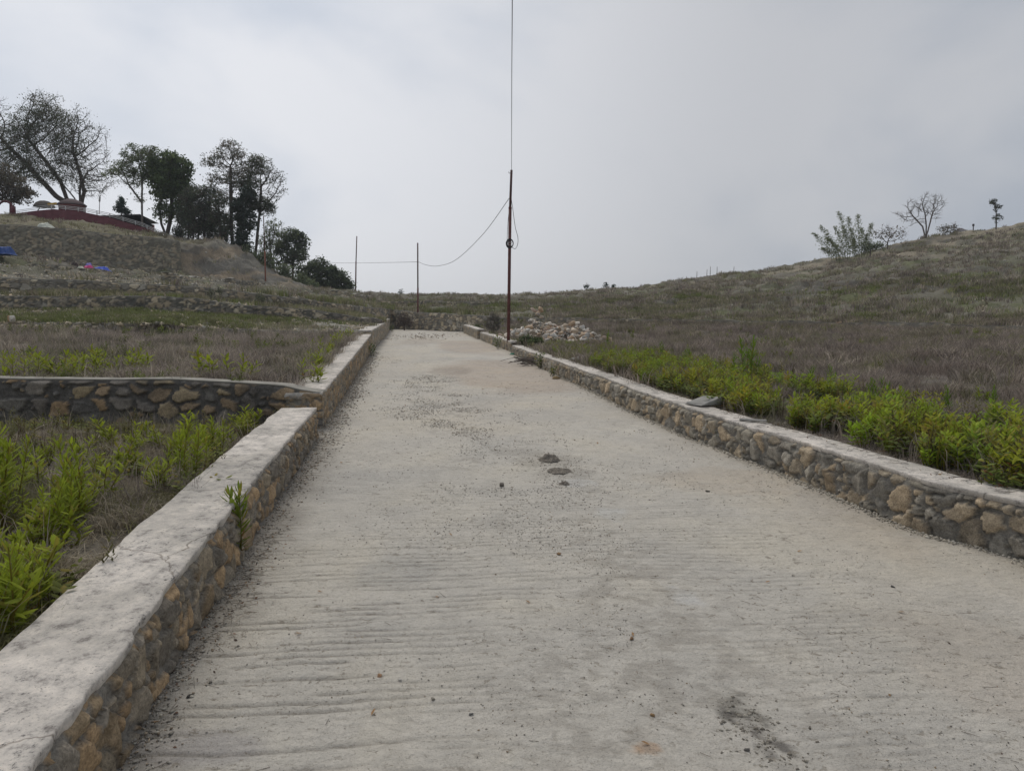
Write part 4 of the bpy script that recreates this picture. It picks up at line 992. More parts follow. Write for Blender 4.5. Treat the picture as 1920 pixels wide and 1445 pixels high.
tree('slender_tree', 'airy pale-trunked tree with flat leaf sprays, left of the dense round tree', 267, 428, 61.5,
     [(258, 292, 32, 24), (232, 318, 26, 16), (282, 288, 16, 14), (212, 326, 20, 8), (262, 330, 20, 16), (245, 345, 22, 8, .4), (262, 372, 12, 10, .4)], stems=[[(266, 380), (267, 340)], [(266, 380), (240, 345)]], natt=420, leaves=5200, lsize=0.15, lcol=MID, bark='barkpale', seed=5, clump=0.16, tip=0.013)
tree('dense_tree', 'dense dark round-topped evergreen, tallest dark mass on the left skyline', 312, 446, 62,
     [(316, 305, 28, 20), (298, 325, 24, 22), (336, 322, 24, 26), (320, 335, 34, 30), (345, 362, 20, 24), (318, 350, 28, 24), (300, 362, 18, 14), (310, 398, 22, 18, .5), (335, 392, 24, 18, .6)],
     stems=[[(303, 420), (300, 390), (308, 350)], [(318, 420), (322, 380), (325, 340)]], natt=700, leaves=15000, lsize=0.22, lcol=((0.11, 0.15, 0.070), (0.088, 0.125, 0.064), (0.14, 0.18, 0.08)), seed=6, clump=0.25, trunk_r=0.22)
tree('conifer', 'small cone-shaped dark conifer standing behind the white railing', 228, 404, 64, [(228, 372, 4, 7), (228, 382, 8, 8), (228, 392, 12, 8), (236, 396, 9, 5)], natt=160, leaves=2300, lsize=0.14, lcol=((0.055, 0.095, 0.075),), seed=7, clump=0.10)
tree('tall_tree', 'tallest slender tree with sparse crown above the rock outcrop', 437, 478, 62,
     [(432, 280, 26, 20), (402, 300, 24, 16), (465, 325, 20, 26, .7), (452, 300, 18, 18), (430, 325, 35, 22), (400, 335, 18, 12), (385, 308, 12, 5, .5), (450, 345, 22, 20), (425, 372, 24, 18, .6)], stems=[[(434, 420), (433, 360), (432, 310)]], natt=750, leaves=6200, lsize=0.14, lcol=BRN + DK[:1], seed=8, clump=0.15, tip=0.013, trunk_r=0.16)
tree('thin_tree', 'half-bare fan-shaped tree with brown trunk, rightmost of the tall ones', 478, 493, 62,
     [(492, 315, 24, 24, .45), (512, 335, 24, 20, .15), (525, 362, 18, 14, .08), (478, 305, 18, 18, .6), (470, 345, 22, 24, .6), (508, 372, 22, 16, .1), (500, 395, 18, 10, .5), (485, 380, 24, 14, 1), (470, 385, 22, 14, 1.2), (505, 390, 14, 8, 1)],
     stems=[[(483, 430), (487, 400), (490, 350)], [(487, 400), (510, 370)], [(487, 400), (470, 350)]], natt=900, leaves=7600, lsize=0.14, lcol=DK + BRN[:1], seed=9, clump=0.14, tip=0.013, trunk_r=0.17)
tree('ivy_clad_tree', 'dark ivy-clad tree between the two tallest slender trees', 447, 482, 60.5, [(455, 440, 14, 32), (452, 395, 14, 24), (465, 365, 16, 16), (448, 465, 10, 18), (470, 415, 14, 20, .6)], stems=[[(450, 440), (455, 390)]], natt=420, leaves=7800, lsize=0.2, lcol=((0.055, 0.078, 0.062), (0.07, 0.092, 0.066)), seed=10)
for k, (x, y, tp, rx, sd) in enumerate([(353, 449, 352, 15, 21), (372, 452, 348, 17, 22), (393, 455, 345, 16, 23), (412, 458, 362, 15, 24), (340, 448, 395, 12, 25), (425, 462, 400, 12, 26), (362, 450, 385, 14, 71), (383, 453, 380, 14, 72), (403, 456, 392, 14, 73)]):
    tree('thin_tree', 'thin see-through tree in the row between the dense round tree and the tall slender one', x, y + 2, 60 + k % 3, [(x, tp + 16, rx, 18, .8), (x - 4, tp + 45, rx * .95, 18, .9), (x + 5, tp + 72, rx * .8, 14, .8)], stems=[[(x + 1, tp + 40)]],
         natt=330, leaves=3500, lsize=0.135, lcol=DK + BRN[:1], seed=sd, clump=0.18, tip=0.012, group='thin trees in a row on the left skyline')
tree('pale_tree', 'pale twiggy tree behind the brown trunk, below the fan-shaped crown', 512, 525, 66, [(512, 430, 20, 22, .6), (525, 450, 18, 20, .5), (500, 460, 20, 24, .8), (510, 490, 20, 20, .8)], natt=420, leaves=2600, lsize=0.17, lcol=MID, seed=27, tip=0.011, clump=.16)
tree('round_tree', 'rounded mid-green tree on the slope below the rock outcrop', 549, 532, 64, [(545, 442, 20, 15), (565, 455, 15, 18), (530, 465, 18, 14), (560, 480, 20, 14), (540, 490, 22, 12, .6)], natt=420, leaves=5200, lsize=0.2, lcol=DK + MID[:1], seed=28, clump=0.18)
for x, y, bl, sd, lb in [(590, 546, [(592, 498, 22, 16), (566, 508, 16, 14, .6), (572, 518, 18, 16), (605, 515, 18, 18), (580, 532, 20, 9), (592, 530, 22, 10)], 31, 'dark bushy tree, left one of the low pair beside the far red pole'),
                     (630, 548, [(622, 508, 12, 10), (632, 520, 18, 14), (650, 532, 14, 11), (620, 535, 20, 10), (640, 541, 18, 5)], 32, 'dark bushy tree, right one of the low pair beside the far red pole')]:
    tree('bushy_tree', lb, x, y, 72, bl, natt=420, leaves=6500, lsize=0.21, lcol=((0.10, 0.13, 0.075), (0.085, 0.11, 0.066), (0.12, 0.15, 0.08)), seed=sd, clump=0.2)
for x, y, w_, h_, sd in [(530, 528, 14, 18, 33), (475, 500, 12, 14, 34), (565, 540, 14, 12, 35), (500, 512, 14, 20, 36), (460, 486, 12, 14, 37), (580, 545, 12, 10, 38)]:
    tree('bush', 'small olive bush on the steep slope under the trees', x, y, 60, [(x, y - h_, w_, h_)], natt=120, leaves=1500, lsize=0.14, lcol=MID, seed=sd, group='bushes under the trees', cat='bush', foliage_name='foliage')
# right-hand ridge
tree('bare_tree', 'leafless many-stemmed tree standing on the right-hand ridge', 1736, 449, 62.5,
     [(1700, 405, 20, 10), (1712, 388, 20, 14), (1735, 392, 22, 20), (1752, 385, 18, 18), (1685, 402, 14, 4), (1730, 372, 18, 8), (1762, 375, 10, 10), (1720, 415, 18, 10), (1755, 400, 12, 14)],
     stems=[[(1730, 425), (1712, 405)], [(1737, 425), (1735, 400)], [(1742, 425), (1748, 400)]], natt=330, leaves=0, tip=0.016, bark='barkpale', seed=41, twig=True, bare=1, step=0.22, kill=0.30, trunk_r=0.10)
tree('bare_shrub', 'low leafless shrub between the bamboo and the bare tree', 1664, 466, 63.5, [(1650, 440, 14, 12), (1665, 438, 16, 16), (1680, 445, 14, 12), (1690, 435, 12, 8)], stems=[[(1664, 455)]], natt=190, leaves=150, lcol=BRN, tip=0.013, bark='barkpale', seed=42, bare=1, step=0.2, kill=0.3, cat='shrub', foliage_name='foliage')
tree('shrub', 'sparse grey-green shrub just right of the bare tree', 1772, 440, 63, [(1765, 430, 12, 6), (1785, 432, 12, 6), (1790, 424, 8, 5)], natt=110, leaves=420, lsize=0.12, lcol=BRN, tip=0.012, seed=43, bare=1, cat='shrub', foliage_name='foliage')
tree('shrub', 'dull green shrub at the foot of the bamboo', 1632, 472, 61, [(1632, 462, 14, 9), (1648, 462, 10, 7)], natt=110, leaves=900, lsize=0.13, lcol=MID, seed=44, cat='shrub', foliage_name='foliage')
tree('sapling', 'slim lone sapling with tufted top near the right edge of the ridge', 1868, 421, 60, [(1862, 378, 8, 7), (1870, 390, 7, 8, .8), (1868, 410, 9, 9, .7)], stems=[[(1868, 400), (1866, 380)]], natt=110, leaves=520, lsize=0.13, lcol=((0.07, 0.085, 0.06),), seed=45, clump=.07, tip=0.012)
for x, y, D_, h_, w_, sd, lb in [(752, 557, 71, 14, 5, 51, 'tiny dark sapling on the crest left of the middle pole'), (1100, 545, 69, 12, 6, 52, 'small dark shrub on the crest, leftmost of three right of the tall pole'),
                              (1137, 543, 68, 14, 5, 53, 'small dark shrub on the crest, middle one of three right of the tall pole'), (1150, 542, 68, 8, 4, 54, 'smallest of three dark shrubs on the crest right of the tall pole')]:
    tree('shrub', lb, x, y, D_, [(x, y - h_ * .6, w_, h_ * .5)], natt=60, leaves=110, lsize=0.13, lcol=((0.05, 0.075, 0.055),), seed=sd, clump=.07, cat='shrub', foliage_name='foliage', tip=.01)
tree('dry_bush', 'brown dead-looking bush against the end wall, left of the middle pole', 758, 616, 44.5, [(757, 598, 12, 12), (750, 606, 9, 8), (766, 606, 9, 8)], natt=260, leaves=1300, lsize=0.07, lcol=((0.14, 0.11, 0.10), (0.11, 0.09, 0.08)), seed=55, tip=0.008, step=0.08, kill=0.1, clump=.06, cat='bush', foliage_name='foliage')
tree('dry_bush', 'tall dark grey-brown bush beside the rubble heap, left of the tall pole', 926, 630, 31, [(924, 597, 7, 14), (933, 604, 7, 14), (916, 607, 7, 12), (926, 615, 12, 8)], natt=300, leaves=1500, lsize=0.05, lcol=((0.15, 0.14, 0.125), (0.12, 0.118, 0.10)), seed=56, tip=0.006, step=0.07, kill=0.08, clump=.05, cat='bush', foliage_name='foliage')
for x, y, D_, w_, h_, sd, lb in [(897, 622, 38, 10, 7, 57, 'green bush behind the farthest piece of the right-hand wall'), (985, 648, 23.5, 16, 9, 58, 'green bush just right of the foot of the tall pole'), (1005, 650, 22.6, 12, 8, 59, 'darker low bush in front of the rubble heap')]:
    tree('bush', lb, x, y, D_, [(x, y - h_, w_, h_), (x + w_ * .6, y - h_ * .7, w_ * .6, h_ * .7)], natt=120, leaves=1500, lsize=0.065, lcol=((0.10, 0.13, 0.055), (0.08, 0.105, 0.05)), seed=sd, tip=0.005, step=0.07, kill=0.1, clump=.06, cat='bush', foliage_name='foliage')
# dark tufts on the left-hand slope
for x, y, D_, w_, h_, sd in [(412, 560, 29.5, 5, 12, 61), (395, 560, 29.2, 5, 9, 62), (491, 568, 29.5, 6, 8, 63), (485, 562, 30, 4, 6, 64)]:
    tree('dark_weed', 'dark upright weed clump on the stony left-hand terraces', x, y, D_, [(x, y - h_, w_, h_)], natt=60, leaves=150, lsize=0.07, lcol=((0.12, 0.13, 0.10), (0.15, 0.16, 0.10)), seed=sd, tip=0.006, step=.1, kill=.12, clump=.06, group='dark weed clumps on the left terraces', cat='weed', foliage_name='foliage')

# bamboo
def bamboo():
    rng = np.random.default_rng(77); D_ = 62.0; b0 = P(1585, 489, D_); m = D_ / F
    t = thing('bamboo', 'feathery clump of arching bamboo on the right-hand ridge', 'bamboo', tuple(b0))
    tips = [(1524, 437), (1538, 424), (1548, 445), (1572, 397), (1580, 425), (1595, 430), (1608, 402), (1616, 428), (1634, 419), (1625, 440), (1560, 455), (1600, 450), (1540, 465), (1565, 425), (1590, 408)]
    lc, cc = [], []
    for k, (x, y) in enumerate(tips):
        q = P(x, y, D_ + rng.normal(0, 0.5)); bx = P(1560 + (x - 1524) * 0.6, 489, D_ + rng.normal(0, 0.3))
        s_ = np.linspace(0, 1, 10)[:, None]; out_ = np.sign(x - 1585) * 0.35
        pts = bx + (q - bx) * np.concatenate([s_ ** 1.5, s_ ** 1.5, s_ ** 0.8], 1)
        mbc = MB().tube(pts, np.linspace(0.022, 0.006, 10), 5); mbc.build('culm', M['bamboo_culm'], t)
        n = 480; u = 0.12 + 0.88 * rng.random(n) ** 0.8
        c = np.stack([np.interp(u, s_[:, 0], pts[:, j]) for j in range(3)], 1); w_ = 0.27 * (1.1 - u)[:, None] + 0.05
        lc.append(c + rng.normal(0, 1, (n, 3)) * w_ * np.array([1, 1, .75]))
    c = np.concatenate(lc); cols = np.array([(0.19, 0.215, 0.11), (0.155, 0.185, 0.10), (0.23, 0.24, 0.13)])[rng.integers(0, 3, len(c))]
    v, q, cl = leaf_quads(c, np.full(len(c), 0.19), cols, rng, asp=0.22)
    MB().add(v, q, None, cl).build('foliage', M['tree_leaf'], t)
M['bamboo_culm'] = flat_mat('bamboo_culm', (0.14, 0.15, 0.08), 0.7, 0.3, 8)
bamboo()

# ------------------------------------------------------------------ poles and cables
M['rust'] = flat_mat('rust_red_paint', (0.115, 0.045, 0.040), 0.65, 0.35, 9, 0.15)
M['rustbacklit'] = flat_mat('backlit_red_paint', (0.085, 0.042, 0.040), 0.65, 0.30, 9, 0.15)  # upper tubes: the same red darkened, backlight put into the colour
M['black'] = flat_mat('black_cable', (0.022, 0.022, 0.024), 0.55, 0.2, 30, 0.1)
M['steel'] = flat_mat('galvanised_wire', (0.30, 0.30, 0.30), 0.5, 0.2, 30, 0.1)
pb = R(953, 657); pb[2] -= 0.02; PD = pb[1]
def Q(px, py, D=None, dy=0.0): q = P(px, py, PD if D is None else D); q[1] += dy; return q
t = thing('utility_pole', 'tall brown steel pole standing against the right-hand wall, nearest of the poles', 'pole', tuple(pb))
j = Q(956.5, 390); tp = Q(959, 319)
MB().tube([pb, lerp(pb, j, .5), j], [0.058, 0.056, 0.055], 14).build('lower_tube', M['rust'], t, True)
MB().tube([j - np.array([0, 0, .02]), tp], [0.044, 0.042], 14).build('upper_tube', M['rustbacklit'], t, True)
MB().tube([j - np.array([0, 0, 0.03]), j + np.array([0, 0, .03])], 0.060, 14).build('collar', M['rust'], t)
MB().tube([Q(957.5, 325, dy=-.03), Q(955, 325.5, dy=-.03), Q(954, 324, dy=-.03), Q(954, 322.5, dy=-.03)], 0.010, 5).build('hook', M['black'], t)
cc = Q(956, 457)
for (dx, dz, rr, ph) in [(0, 0, .15, 0), (.012, .01, .14, .3), (-.01, -.012, .155, .6), (.015, -.01, .13, .9), (0, .012, .145, .2), (-.006, 0, .16, .5)]:
    a = np.linspace(0, 2 * math.pi, 25); pts = cc + np.stack([(rr * .78) * np.cos(a) + dx, -0.075 + 0.02 * np.sin(a + ph), rr * np.sin(a) + dz], 1)
    o = MB().tube(pts, 0.013, 5).build('cable_coil', M['black'], t)
for z_ in (3.0, -2.0):
    q = Q(956, 457 + z_); MB().tube([q - np.array([0, 0, .012]), q + np.array([0, 0, .012])], 0.064, 12).build('clamp', M['steel'], t)
M['straw'] = flat_mat('straw', (0.30, 0.26, 0.20), .9, .2, 8)
def hang(name, label, pts, r, n=30, mat='black', sag=0, group=None):
    if len(pts) == 2:
        a, b_ = np.array(pts[0]), np.array(pts[1]); s_ = np.linspace(0, 1, n)[:, None]; pp = a + (b_ - a) * s_; pp[:, 2] -= sag * 4 * (s_ * (1 - s_))[:, 0]
    else:
        pts = np.array(pts); k = np.linspace(0, len(pts) - 1, n); pp = []
        for u in k:
            i = min(int(u), len(pts) - 2); f = u - i; p0 = pts[max(i - 1, 0)]; p1 = pts[i]; p2 = pts[i + 1]; p3 = pts[min(i + 2, len(pts) - 1)]
            pp.append(0.5 * ((2 * p1) + (-p0 + p2) * f + (2 * p0 - 5 * p1 + 4 * p2 - p3) * f * f + (-p0 + 3 * p1 - 3 * p2 + p3) * f ** 3))
        pp = np.array(pp)
    o = MB().tube(pp, r, 5).build(name, M[mat]); return tag(o, label, 'cable', group, 'thing')
hang('cable', 'slack loop of black cable hanging at the right of the tall brown pole', [Q(958.5, 372), Q(961.5, 392), Q(966, 425), Q(971, 445), Q(970.5, 458), Q(966, 466.5), Q(959, 463)], 0.009, 40)
hang('cable', 'short black cable running down the left side of the tall brown pole', [Q(955, 390), Q(952.8, 412), Q(951.2, 440), Q(951, 455)], 0.008, 20)
hang('cable', 'overhead black cable climbing from the top of the tall pole out of view', [Q(959.2, 319), P(959.6, 160, 17.0), P(960.6, 0, 12.6), np.array([0.02, 5, 8.0]), np.array([0.03, -6, 9.0])], 0.0085, 50)
p2 = R(783.5, 618); p2D = p2[1] - .3
p2 = P(783.5, 618, p2D)
t = thing('utility_pole', 'thin dark red pole in front of the end wall, middle one of the poles', 'pole', tuple(p2))
MB().tube([p2 - np.array([0, 0, .2]), P(783.5, 540, p2D)], [0.058, 0.055], 12).build('lower_tube', M['rust'], t, True)
MB().tube([P(783.5, 542, p2D), P(783.2, 455.5, p2D)], [0.046, 0.043], 12).build('upper_tube', M['rustbacklit'], t, True)
r3 = hill_ridge(667); p3 = P(666.5, 549, r3[1] - 1.0); p3[2] = min(p3[2], r3[2])
D3 = p3[1]
t = thing('utility_pole', 'thin red-brown pole on the crest beside the low dark trees', 'pole', tuple(p3))
MB().tube([p3 - np.array([0, 0, .4]), P(667.5, 490, D3)], [0.075, 0.065], 10).build('lower_tube', M['rust'], t, True)
MB().tube([P(667.5, 492, D3), P(669, 443, D3)], [0.055, 0.05], 10).build('upper_tube', M['rustbacklit'], t, True)
p4 = P(498, 532, 52); p4[2] -= .1
t = thing('utility_pole', 'faint orange-brown pole in front of the trees by the rock outcrop', 'pole', tuple(p4))
MB().tube([p4 - np.array([0, 0, .5]), P(496.5, 470, 52)], [0.055, 0.05], 8).build('lower_tube', flat_mat('orange_rust', (0.22, 0.09, 0.06), .7), t, True)
MB().tube([P(496.5, 472, 52), P(494, 405, 52)], [0.04, 0.035], 8).build('upper_tube', M['rustbacklit'], t, True)
hang('cable', 'sagging cable between the tall pole and the middle pole', [Q(954.8, 372), P(905, 440, lerp(PD, p2D, .25)), P(855, 487, lerp(PD, p2D, .55)), P(822, 498.5, lerp(PD, p2D, .75)), P(800, 497, lerp(PD, p2D, .9)), P(784.5, 491, p2D)], 0.011, 50)
hang('cable', 'thin cable from the middle pole past the far pole into the trees', [P(782.5, 491, p2D), P(740, 492, lerp(p2D, D3, .35)), P(668, 493, D3), P(610, 491, lerp(D3, 52, .35)), P(495, 470, 52)], 0.013, 40)

# ------------------------------------------------------------------ red compound on the left hilltop
M['redwall'] = flat_mat('red_wall_paint', (0.115, 0.038, 0.045), 0.85, 0.25, 2.5)
M['darkroof'] = flat_mat('dark_roof', (0.06, 0.055, 0.055), 0.8, 0.3, 4)
M['white'] = flat_mat('white_paint', (0.50, 0.50, 0.50), 0.6, 0.1, 6)
M['yellow'] = flat_mat('yellow_cloth', (0.42, 0.26, 0.04), 0.8, 0.2, 6)
M['thatch'] = flat_mat('thatch', (0.13, 0.115, 0.10), 0.95, 0.3, 10)
DW = 57.5
rb = [(-60, 420), (25, 408), (79, 412), (133, 412), (177, 418), (200, 426), (271, 444), (320, 452)]
rtp = [(-60, 402), (25, 401), (60, 396), (100, 392), (158, 398), (206, 408), (267, 426), (312, 446), (320, 450)]
q = np.linspace(-60, 319, 60); yb = np.interp(q, *zip(*rb)); yt = np.interp(q, *zip(*rtp))
fb_ = np.array([P(x, y, DW) for x, y in zip(q, yb)]); ft_ = np.array([P(x, y, DW) for x, y in zip(q, yt)])
t = thing('compound_wall', 'dark red boundary wall with white railing crossing the hilltop at the left', 'wall', tuple(P(170, 420, DW)))
mb = MB()
n = len(q); th_ = np.array([0, .25, 0])
v = np.concatenate([fb_ - np.array([0, 0, 1.2]), ft_, ft_ + th_, fb_ + th_ - np.array([0, 0, 1.2])]); i = np.arange(n - 1)
qd = np.concatenate([np.stack([i + a * n, i + 1 + a * n, i + 1 + b_ * n, i + b_ * n], 1) for a, b_ in ((0, 1), (1, 2), (2, 3))] + [np.array([[0, n, 2 * n, 3 * n], [n - 1, 4 * n - 1, 3 * n - 1, 2 * n - 1]])])
mb.add(v, qd).build('wall_panel', M['redwall'], t)
pxs = [97, 123, 147, 158, 182, 206, 231, 254, 276, 292, 305, 315]
for x in pxs:
    y = float(np.interp(x, *zip(*rtp))); a = P(x, y + 2, DW + .12); MB().tube([a, a + np.array([0, 0, 8 * DW / F + .05])], 0.035, 6).build('railing_post', M['white'], t)
for k, dz in enumerate((2.6, 5.2, 7.8)):
    xs = np.linspace(30 if k < 2 else 60, 330, 40); pts = [P(x, float(np.interp(x, *zip(*rtp))) - dz, DW + .12) for x in xs]
    MB().tube(pts, 0.022, 5).build('railing_bar', M['white'], t)
# round hut
hb = P(122, 398, 60.5)
t = thing('round_hut', 'small round red hut with a low dark roof under the big leaning tree', 'hut', tuple(hb))
a = np.linspace(0, 2 * math.pi, 17)[:-1]; rr = 22 * 60.5 / F
def ring(r, z, c=hb): return np.stack([c[0] + r * np.cos(a), c[1] + r * np.sin(a) + 1.0, c[2] + z + 0 * a], 1)
def lathe(rs_zs, mat, name, parent, c=hb):
    v = np.concatenate([ring(r, z, c) for r, z in rs_zs]); k = len(a); fs = []
    for r_ in range(len(rs_zs) - 1):
        for j_ in range(k): fs.append((r_ * k + j_, r_ * k + (j_ + 1) % k, (r_ + 1) * k + (j_ + 1) % k, (r_ + 1) * k + j_))
    return child(name, v, np.array(fs), mat, parent)
lathe([(rr, -.5), (rr, .75), (rr * 1.0, .8)], M['redwall'], 'wall', t)
lathe([(rr * 1.02, .62), (rr * 1.02, .70), (rr * .98, .70)], flat_mat('pale_red_band', (0.28, 0.12, 0.11)), 'band', t)
lathe([(rr * 1.10, .74), (rr * 1.12, .80), (rr * .8, 1.05), (rr * .35, 1.28), (0.02, 1.34)], flat_mat('faded_roof', (0.15, 0.115, 0.115)), 'roof', t)
# thatched sunshade
ub = P(69, 398, 59.5); t = thing('sunshade', 'grey thatched sunshade left of the red hut', 'sunshade', tuple(ub))
MB().tube([ub, ub + np.array([0, 1.0, 1.15])], .04, 6).build('post', M['bark'], t)
lathe([(0.82, .62), (0.80, .70), (0.62, .95), (0.35, 1.10), (0.02, 1.16)], M['thatch'], 'canopy', t, ub)
yb_ = P(98, 383, 59); o = MB().box((0, 0, 0), (0.75, .05, .22), 0, .12).build('yellow_cloth', M['yellow']); o.location = yb_; tag(o, 'yellow cloth hung beside the red hut', 'cloth', None, 'thing')
# red arch at the edge
ab = P(12, 404, 58.5); t = thing('red_arch', 'dark red arched gateway at the left edge of the hilltop', 'arch', tuple(ab))
aa = np.linspace(0, math.pi, 14); m = 58.5 / F
cpt = P(10, 392, 58.5)
MB().tube([P(24, 406, 58.5)] + [cpt + np.array([14 * m * math.cos(k), 0, 14 * m * math.sin(k)]) for k in aa] + [P(-4, 406, 58.5)], 0.09, 8).build('arch_ring', M['redwall'], t)
o = MB().box(P(24, 397, 58.4), (0.30, 0.3, 0.9)).build('pier', M['redwall'], t)
# gable-roofed building
gb = P(252, 424, 62); t = thing('red_building', 'low building with a dark sloping roof behind the railing on the left hilltop', 'building', tuple(gb))
rf = [P(186, 404, 64), P(262, 401.5, 64), P(287, 423, 64), P(215, 425, 64)]
rb2 = [p_ + np.array([0, 3.5, -.3]) for p_ in rf]
ro = child('roof', rf + [p_ - np.array([0, 0, .12]) for p_ in rf] + rb2[:2], np.array([(0, 3, 2, 1), (4, 5, 6, 7), (0, 4, 7, 3), (3, 7, 6, 2), (2, 6, 5, 1), (0, 1, 9, 8)]), M['darkroof'], t)
MB().box((rf[0] + rf[2]) / 2 + np.array([-.2, .8, -.9]), (3.9, 1.6, 1.5)).build('wall', flat_mat('dim_red_wall', (0.10, 0.04, 0.04)), t)
st = P(186, 402, 59); tag(MB().tube([st, P(187, 370, 59)], .03, 5).add(*tube([P(186.6, 378, 59), P(187, 368, 59)], .07, 6)).build('flag_post', M['white']), 'thin pale post with a lamp head beside the white railing', 'post', None, 'thing')
# roof and tank peeping over the right ridge
hp = P(1808, 436, 72)
t = thing('distant_shed', 'grey pyramid roof of a shed peeping over the right-hand ridge', 'shed', tuple(hp))
m = 72 / F
child('roof', [hp + np.array(k) * m for k in ((-14, 0, 0), (14, 0, 0), (14, 25, 0), (-14, 25, 0), (-3, 12, 10), (3, 12, 10))], [np.array([(0, 1, 5, 4), (2, 3, 4, 5)]), np.array([(1, 2, 5), (3, 0, 4)])], flat_mat('grey_roof', (0.12, 0.115, 0.125)), t)
child('wall', [hp + np.array(k) * m for k in ((-12, 1, -14), (12, 1, -14), (12, 24, -14), (-12, 24, -14), (-12, 1, 0.2), (12, 1, 0.2), (12, 24, 0.2), (-12, 24, 0.2))], np.array([(0, 1, 5, 4), (1, 2, 6, 5), (2, 3, 7, 6), (3, 0, 4, 7)]), flat_mat('grey_wall', (0.14, 0.135, 0.13)), t)
q_ = P(1825, 431, 63); tag(MB().tube([q_ - np.array([0, 0, .3]), P(1825, 420, 63)], .04, 6).add(*tube([P(1825, 424, 63), P(1825, 420, 63)], .09, 8)).build('marker_post', M['darkroof']), 'short dark post on the ridge between bare tree and sapling', 'post', None, 'thing')

# ------------------------------------------------------------------ weeds of the left-hand fields and along the walls
def G(px, py, z):
    d_ = ray(px, py); t_ = (z - EYE) / d_[2]; return np.array([d_[0] * t_, d_[1] * t_, z])
def settle(q, nm):
    q = np.array(q, float); q[2] = on_patch(nm, q[0], q[1]); return q
LEFTG = (0.24, 0.285, 0.026)
near = [(30, 1190), (-20, 1215), (60, 1165), (5, 1150), (85, 1120), (40, 1110), (-30, 1120), (100, 1085), (20, 1060), (70, 1050), (120, 1040), (5, 1010), (95, 1010), (140, 1000), (60, 985), (170, 985), (30, 960), (200, 955), (110, 955), (150, 940),
        (300, 945), (285, 930), (230, 905), (180, 915), (75, 930), (265, 900), (400, 875), (330, 880), (15, 925), (240, 870), (160, 880), (300, 860), (420, 850), (90, 890), (455, 830), (470, 815), (490, 800), (440, 822), (380, 850), (505, 790), (350, 835), (270, 840), (30, 880), (200, 850)]
pts = [settle(G(a, b, 0.37), 'field') for a, b in near]
lab = 'bright green leafy weed growing in the nearest left-hand field'; grp = 'weeds in the nearest left-hand field'
place([as_proto(v, 'weed', lab, 'weed', grp) for v in variants(6, h=0.22, stems=3, nleaf=22, ll=0.070, lw=0.017, upright=0.5, side=0.28, tint=LEFTG)], pts, [random.uniform(.85, 1.45) for _ in pts])
tall = [(8, 1010, 1.35), (-12, 1000, 1.2), (20, 975, 1.0), (95, 1035, .78), (140, 1000, .95), (150, 985, 1.05), (120, 1030, .7), (350, 925, 1.0), (365, 915, .85), (335, 918, .8), (410, 872, .75), (40, 1185, .8), (10, 1200, .85), (75, 1150, .6), (285, 940, .55)]
lab = 'tall feathery bright green weed in the nearest left-hand field'; grp = 'tall feathery weeds in the nearest left-hand field'
place([as_proto(v, 'spiky_weed', lab, 'weed', grp) for v in variants(4, h=0.45, stems=3, nleaf=42, ll=0.075, lw=0.012, upright=0.75, side=0.14, tint=(0.235, 0.29, 0.028))], [settle(G(a, b, 0.37), 'field') for a, b, s_ in tall], [s_ * 1.15 for a, b, s_ in tall])
mid = [(45, 697), (60, 702), (10, 700), (25, 690), (90, 700), (140, 700), (160, 704), (175, 700), (150, 690), (180, 692), (250, 700), (262, 697), (385, 706), (440, 706), (205, 700), (595, 690), (610, 680), (620, 670), (630, 660), (640, 652), (600, 668), (650, 645), (585, 700), (30, 706), (120, 706)]
lab = 'small bright green weed in the dead grass of the second left-hand field'; grp = 'weeds in the second left-hand field'
pts = []
for a, b in mid:
    D_ = 9.8 + (708 - b) * 0.16 if a < 500 else 10.2 + (700 - b) * 0.19
    pts.append(settle(P(a, b, D_), 'field.001'))
place([as_proto(v, 'weed', lab, 'weed', grp) for v in variants(4, h=0.34, stems=4, nleaf=15, ll=0.10, lw=0.026, upright=0.5, side=0.25, tint=LEFTG)], pts, [random.uniform(.9, 1.3) * (1.25 if p_[1] < 11 and p_[0] < -3 else 1) for p_ in pts])
pb_ = f0(170, lambda x, y, z: fov(x, y, z) * (0.1 + clumpy(x, y, 1.2, .38, .58, 472)) * (y < 8.7) * (x > -7)); stuff_mesh('weeds', mass(vs_broad[:2] + vs_dull, pb_, np.full(170, .62), np.array([[0.95, 0.85, 1.0]]) * (0.6 + 0.7 * RNG.random((170, 1)))), M['leaf'], 'dull mixed weeds among the dry grass of the nearest left-hand field')
pts = f0(130, lambda x, y, z: fov(x, y, z) * clumpy(x, y, 0.9, .40, .6, 470) * (y < 9)); tn = np.array([0.8, 0.72, 1.0]) * (0.7 + 0.5 * RNG.random((130, 1)))
stuff_mesh('weeds', mass(variants(4, h=0.20, stems=3, nleaf=12, ll=0.07, lw=0.018, upright=.3, side=.4, tint=LEFTG), pts, np.full(130, .8), tn), M['leaf'], 'low scattered weeds among dry grass in the nearest left-hand field')
pts = f1(110, lambda x, y, z: fov(x, y, z) * clumpy(x, y, 0.5, .45, .65, 471)); tn = np.array([0.55, 0.55, 1.0]) * (0.7 + 0.5 * RNG.random((110, 1)))
stuff_mesh('weeds', mass(vs_band, pts, np.full(110, .8), tn), M['leaf'], 'dull weeds scattered over the second left-hand field')
v1 = leafy_plant(prng, h=0.46, stems=2, nleaf=40, ll=0.10, lw=0.018, upright=0.8, side=0.06, tint=(0.16, 0.21, 0.03))
o = as_proto(v1, 'tall_weed', 'single tall weed with narrow leaves growing against the left wall from the road', 'weed', None); q = R(446, 1048); o.location = (q[0] + .02, q[1], road_h(q[0], q[1])); o.scale = (0.98,) * 3
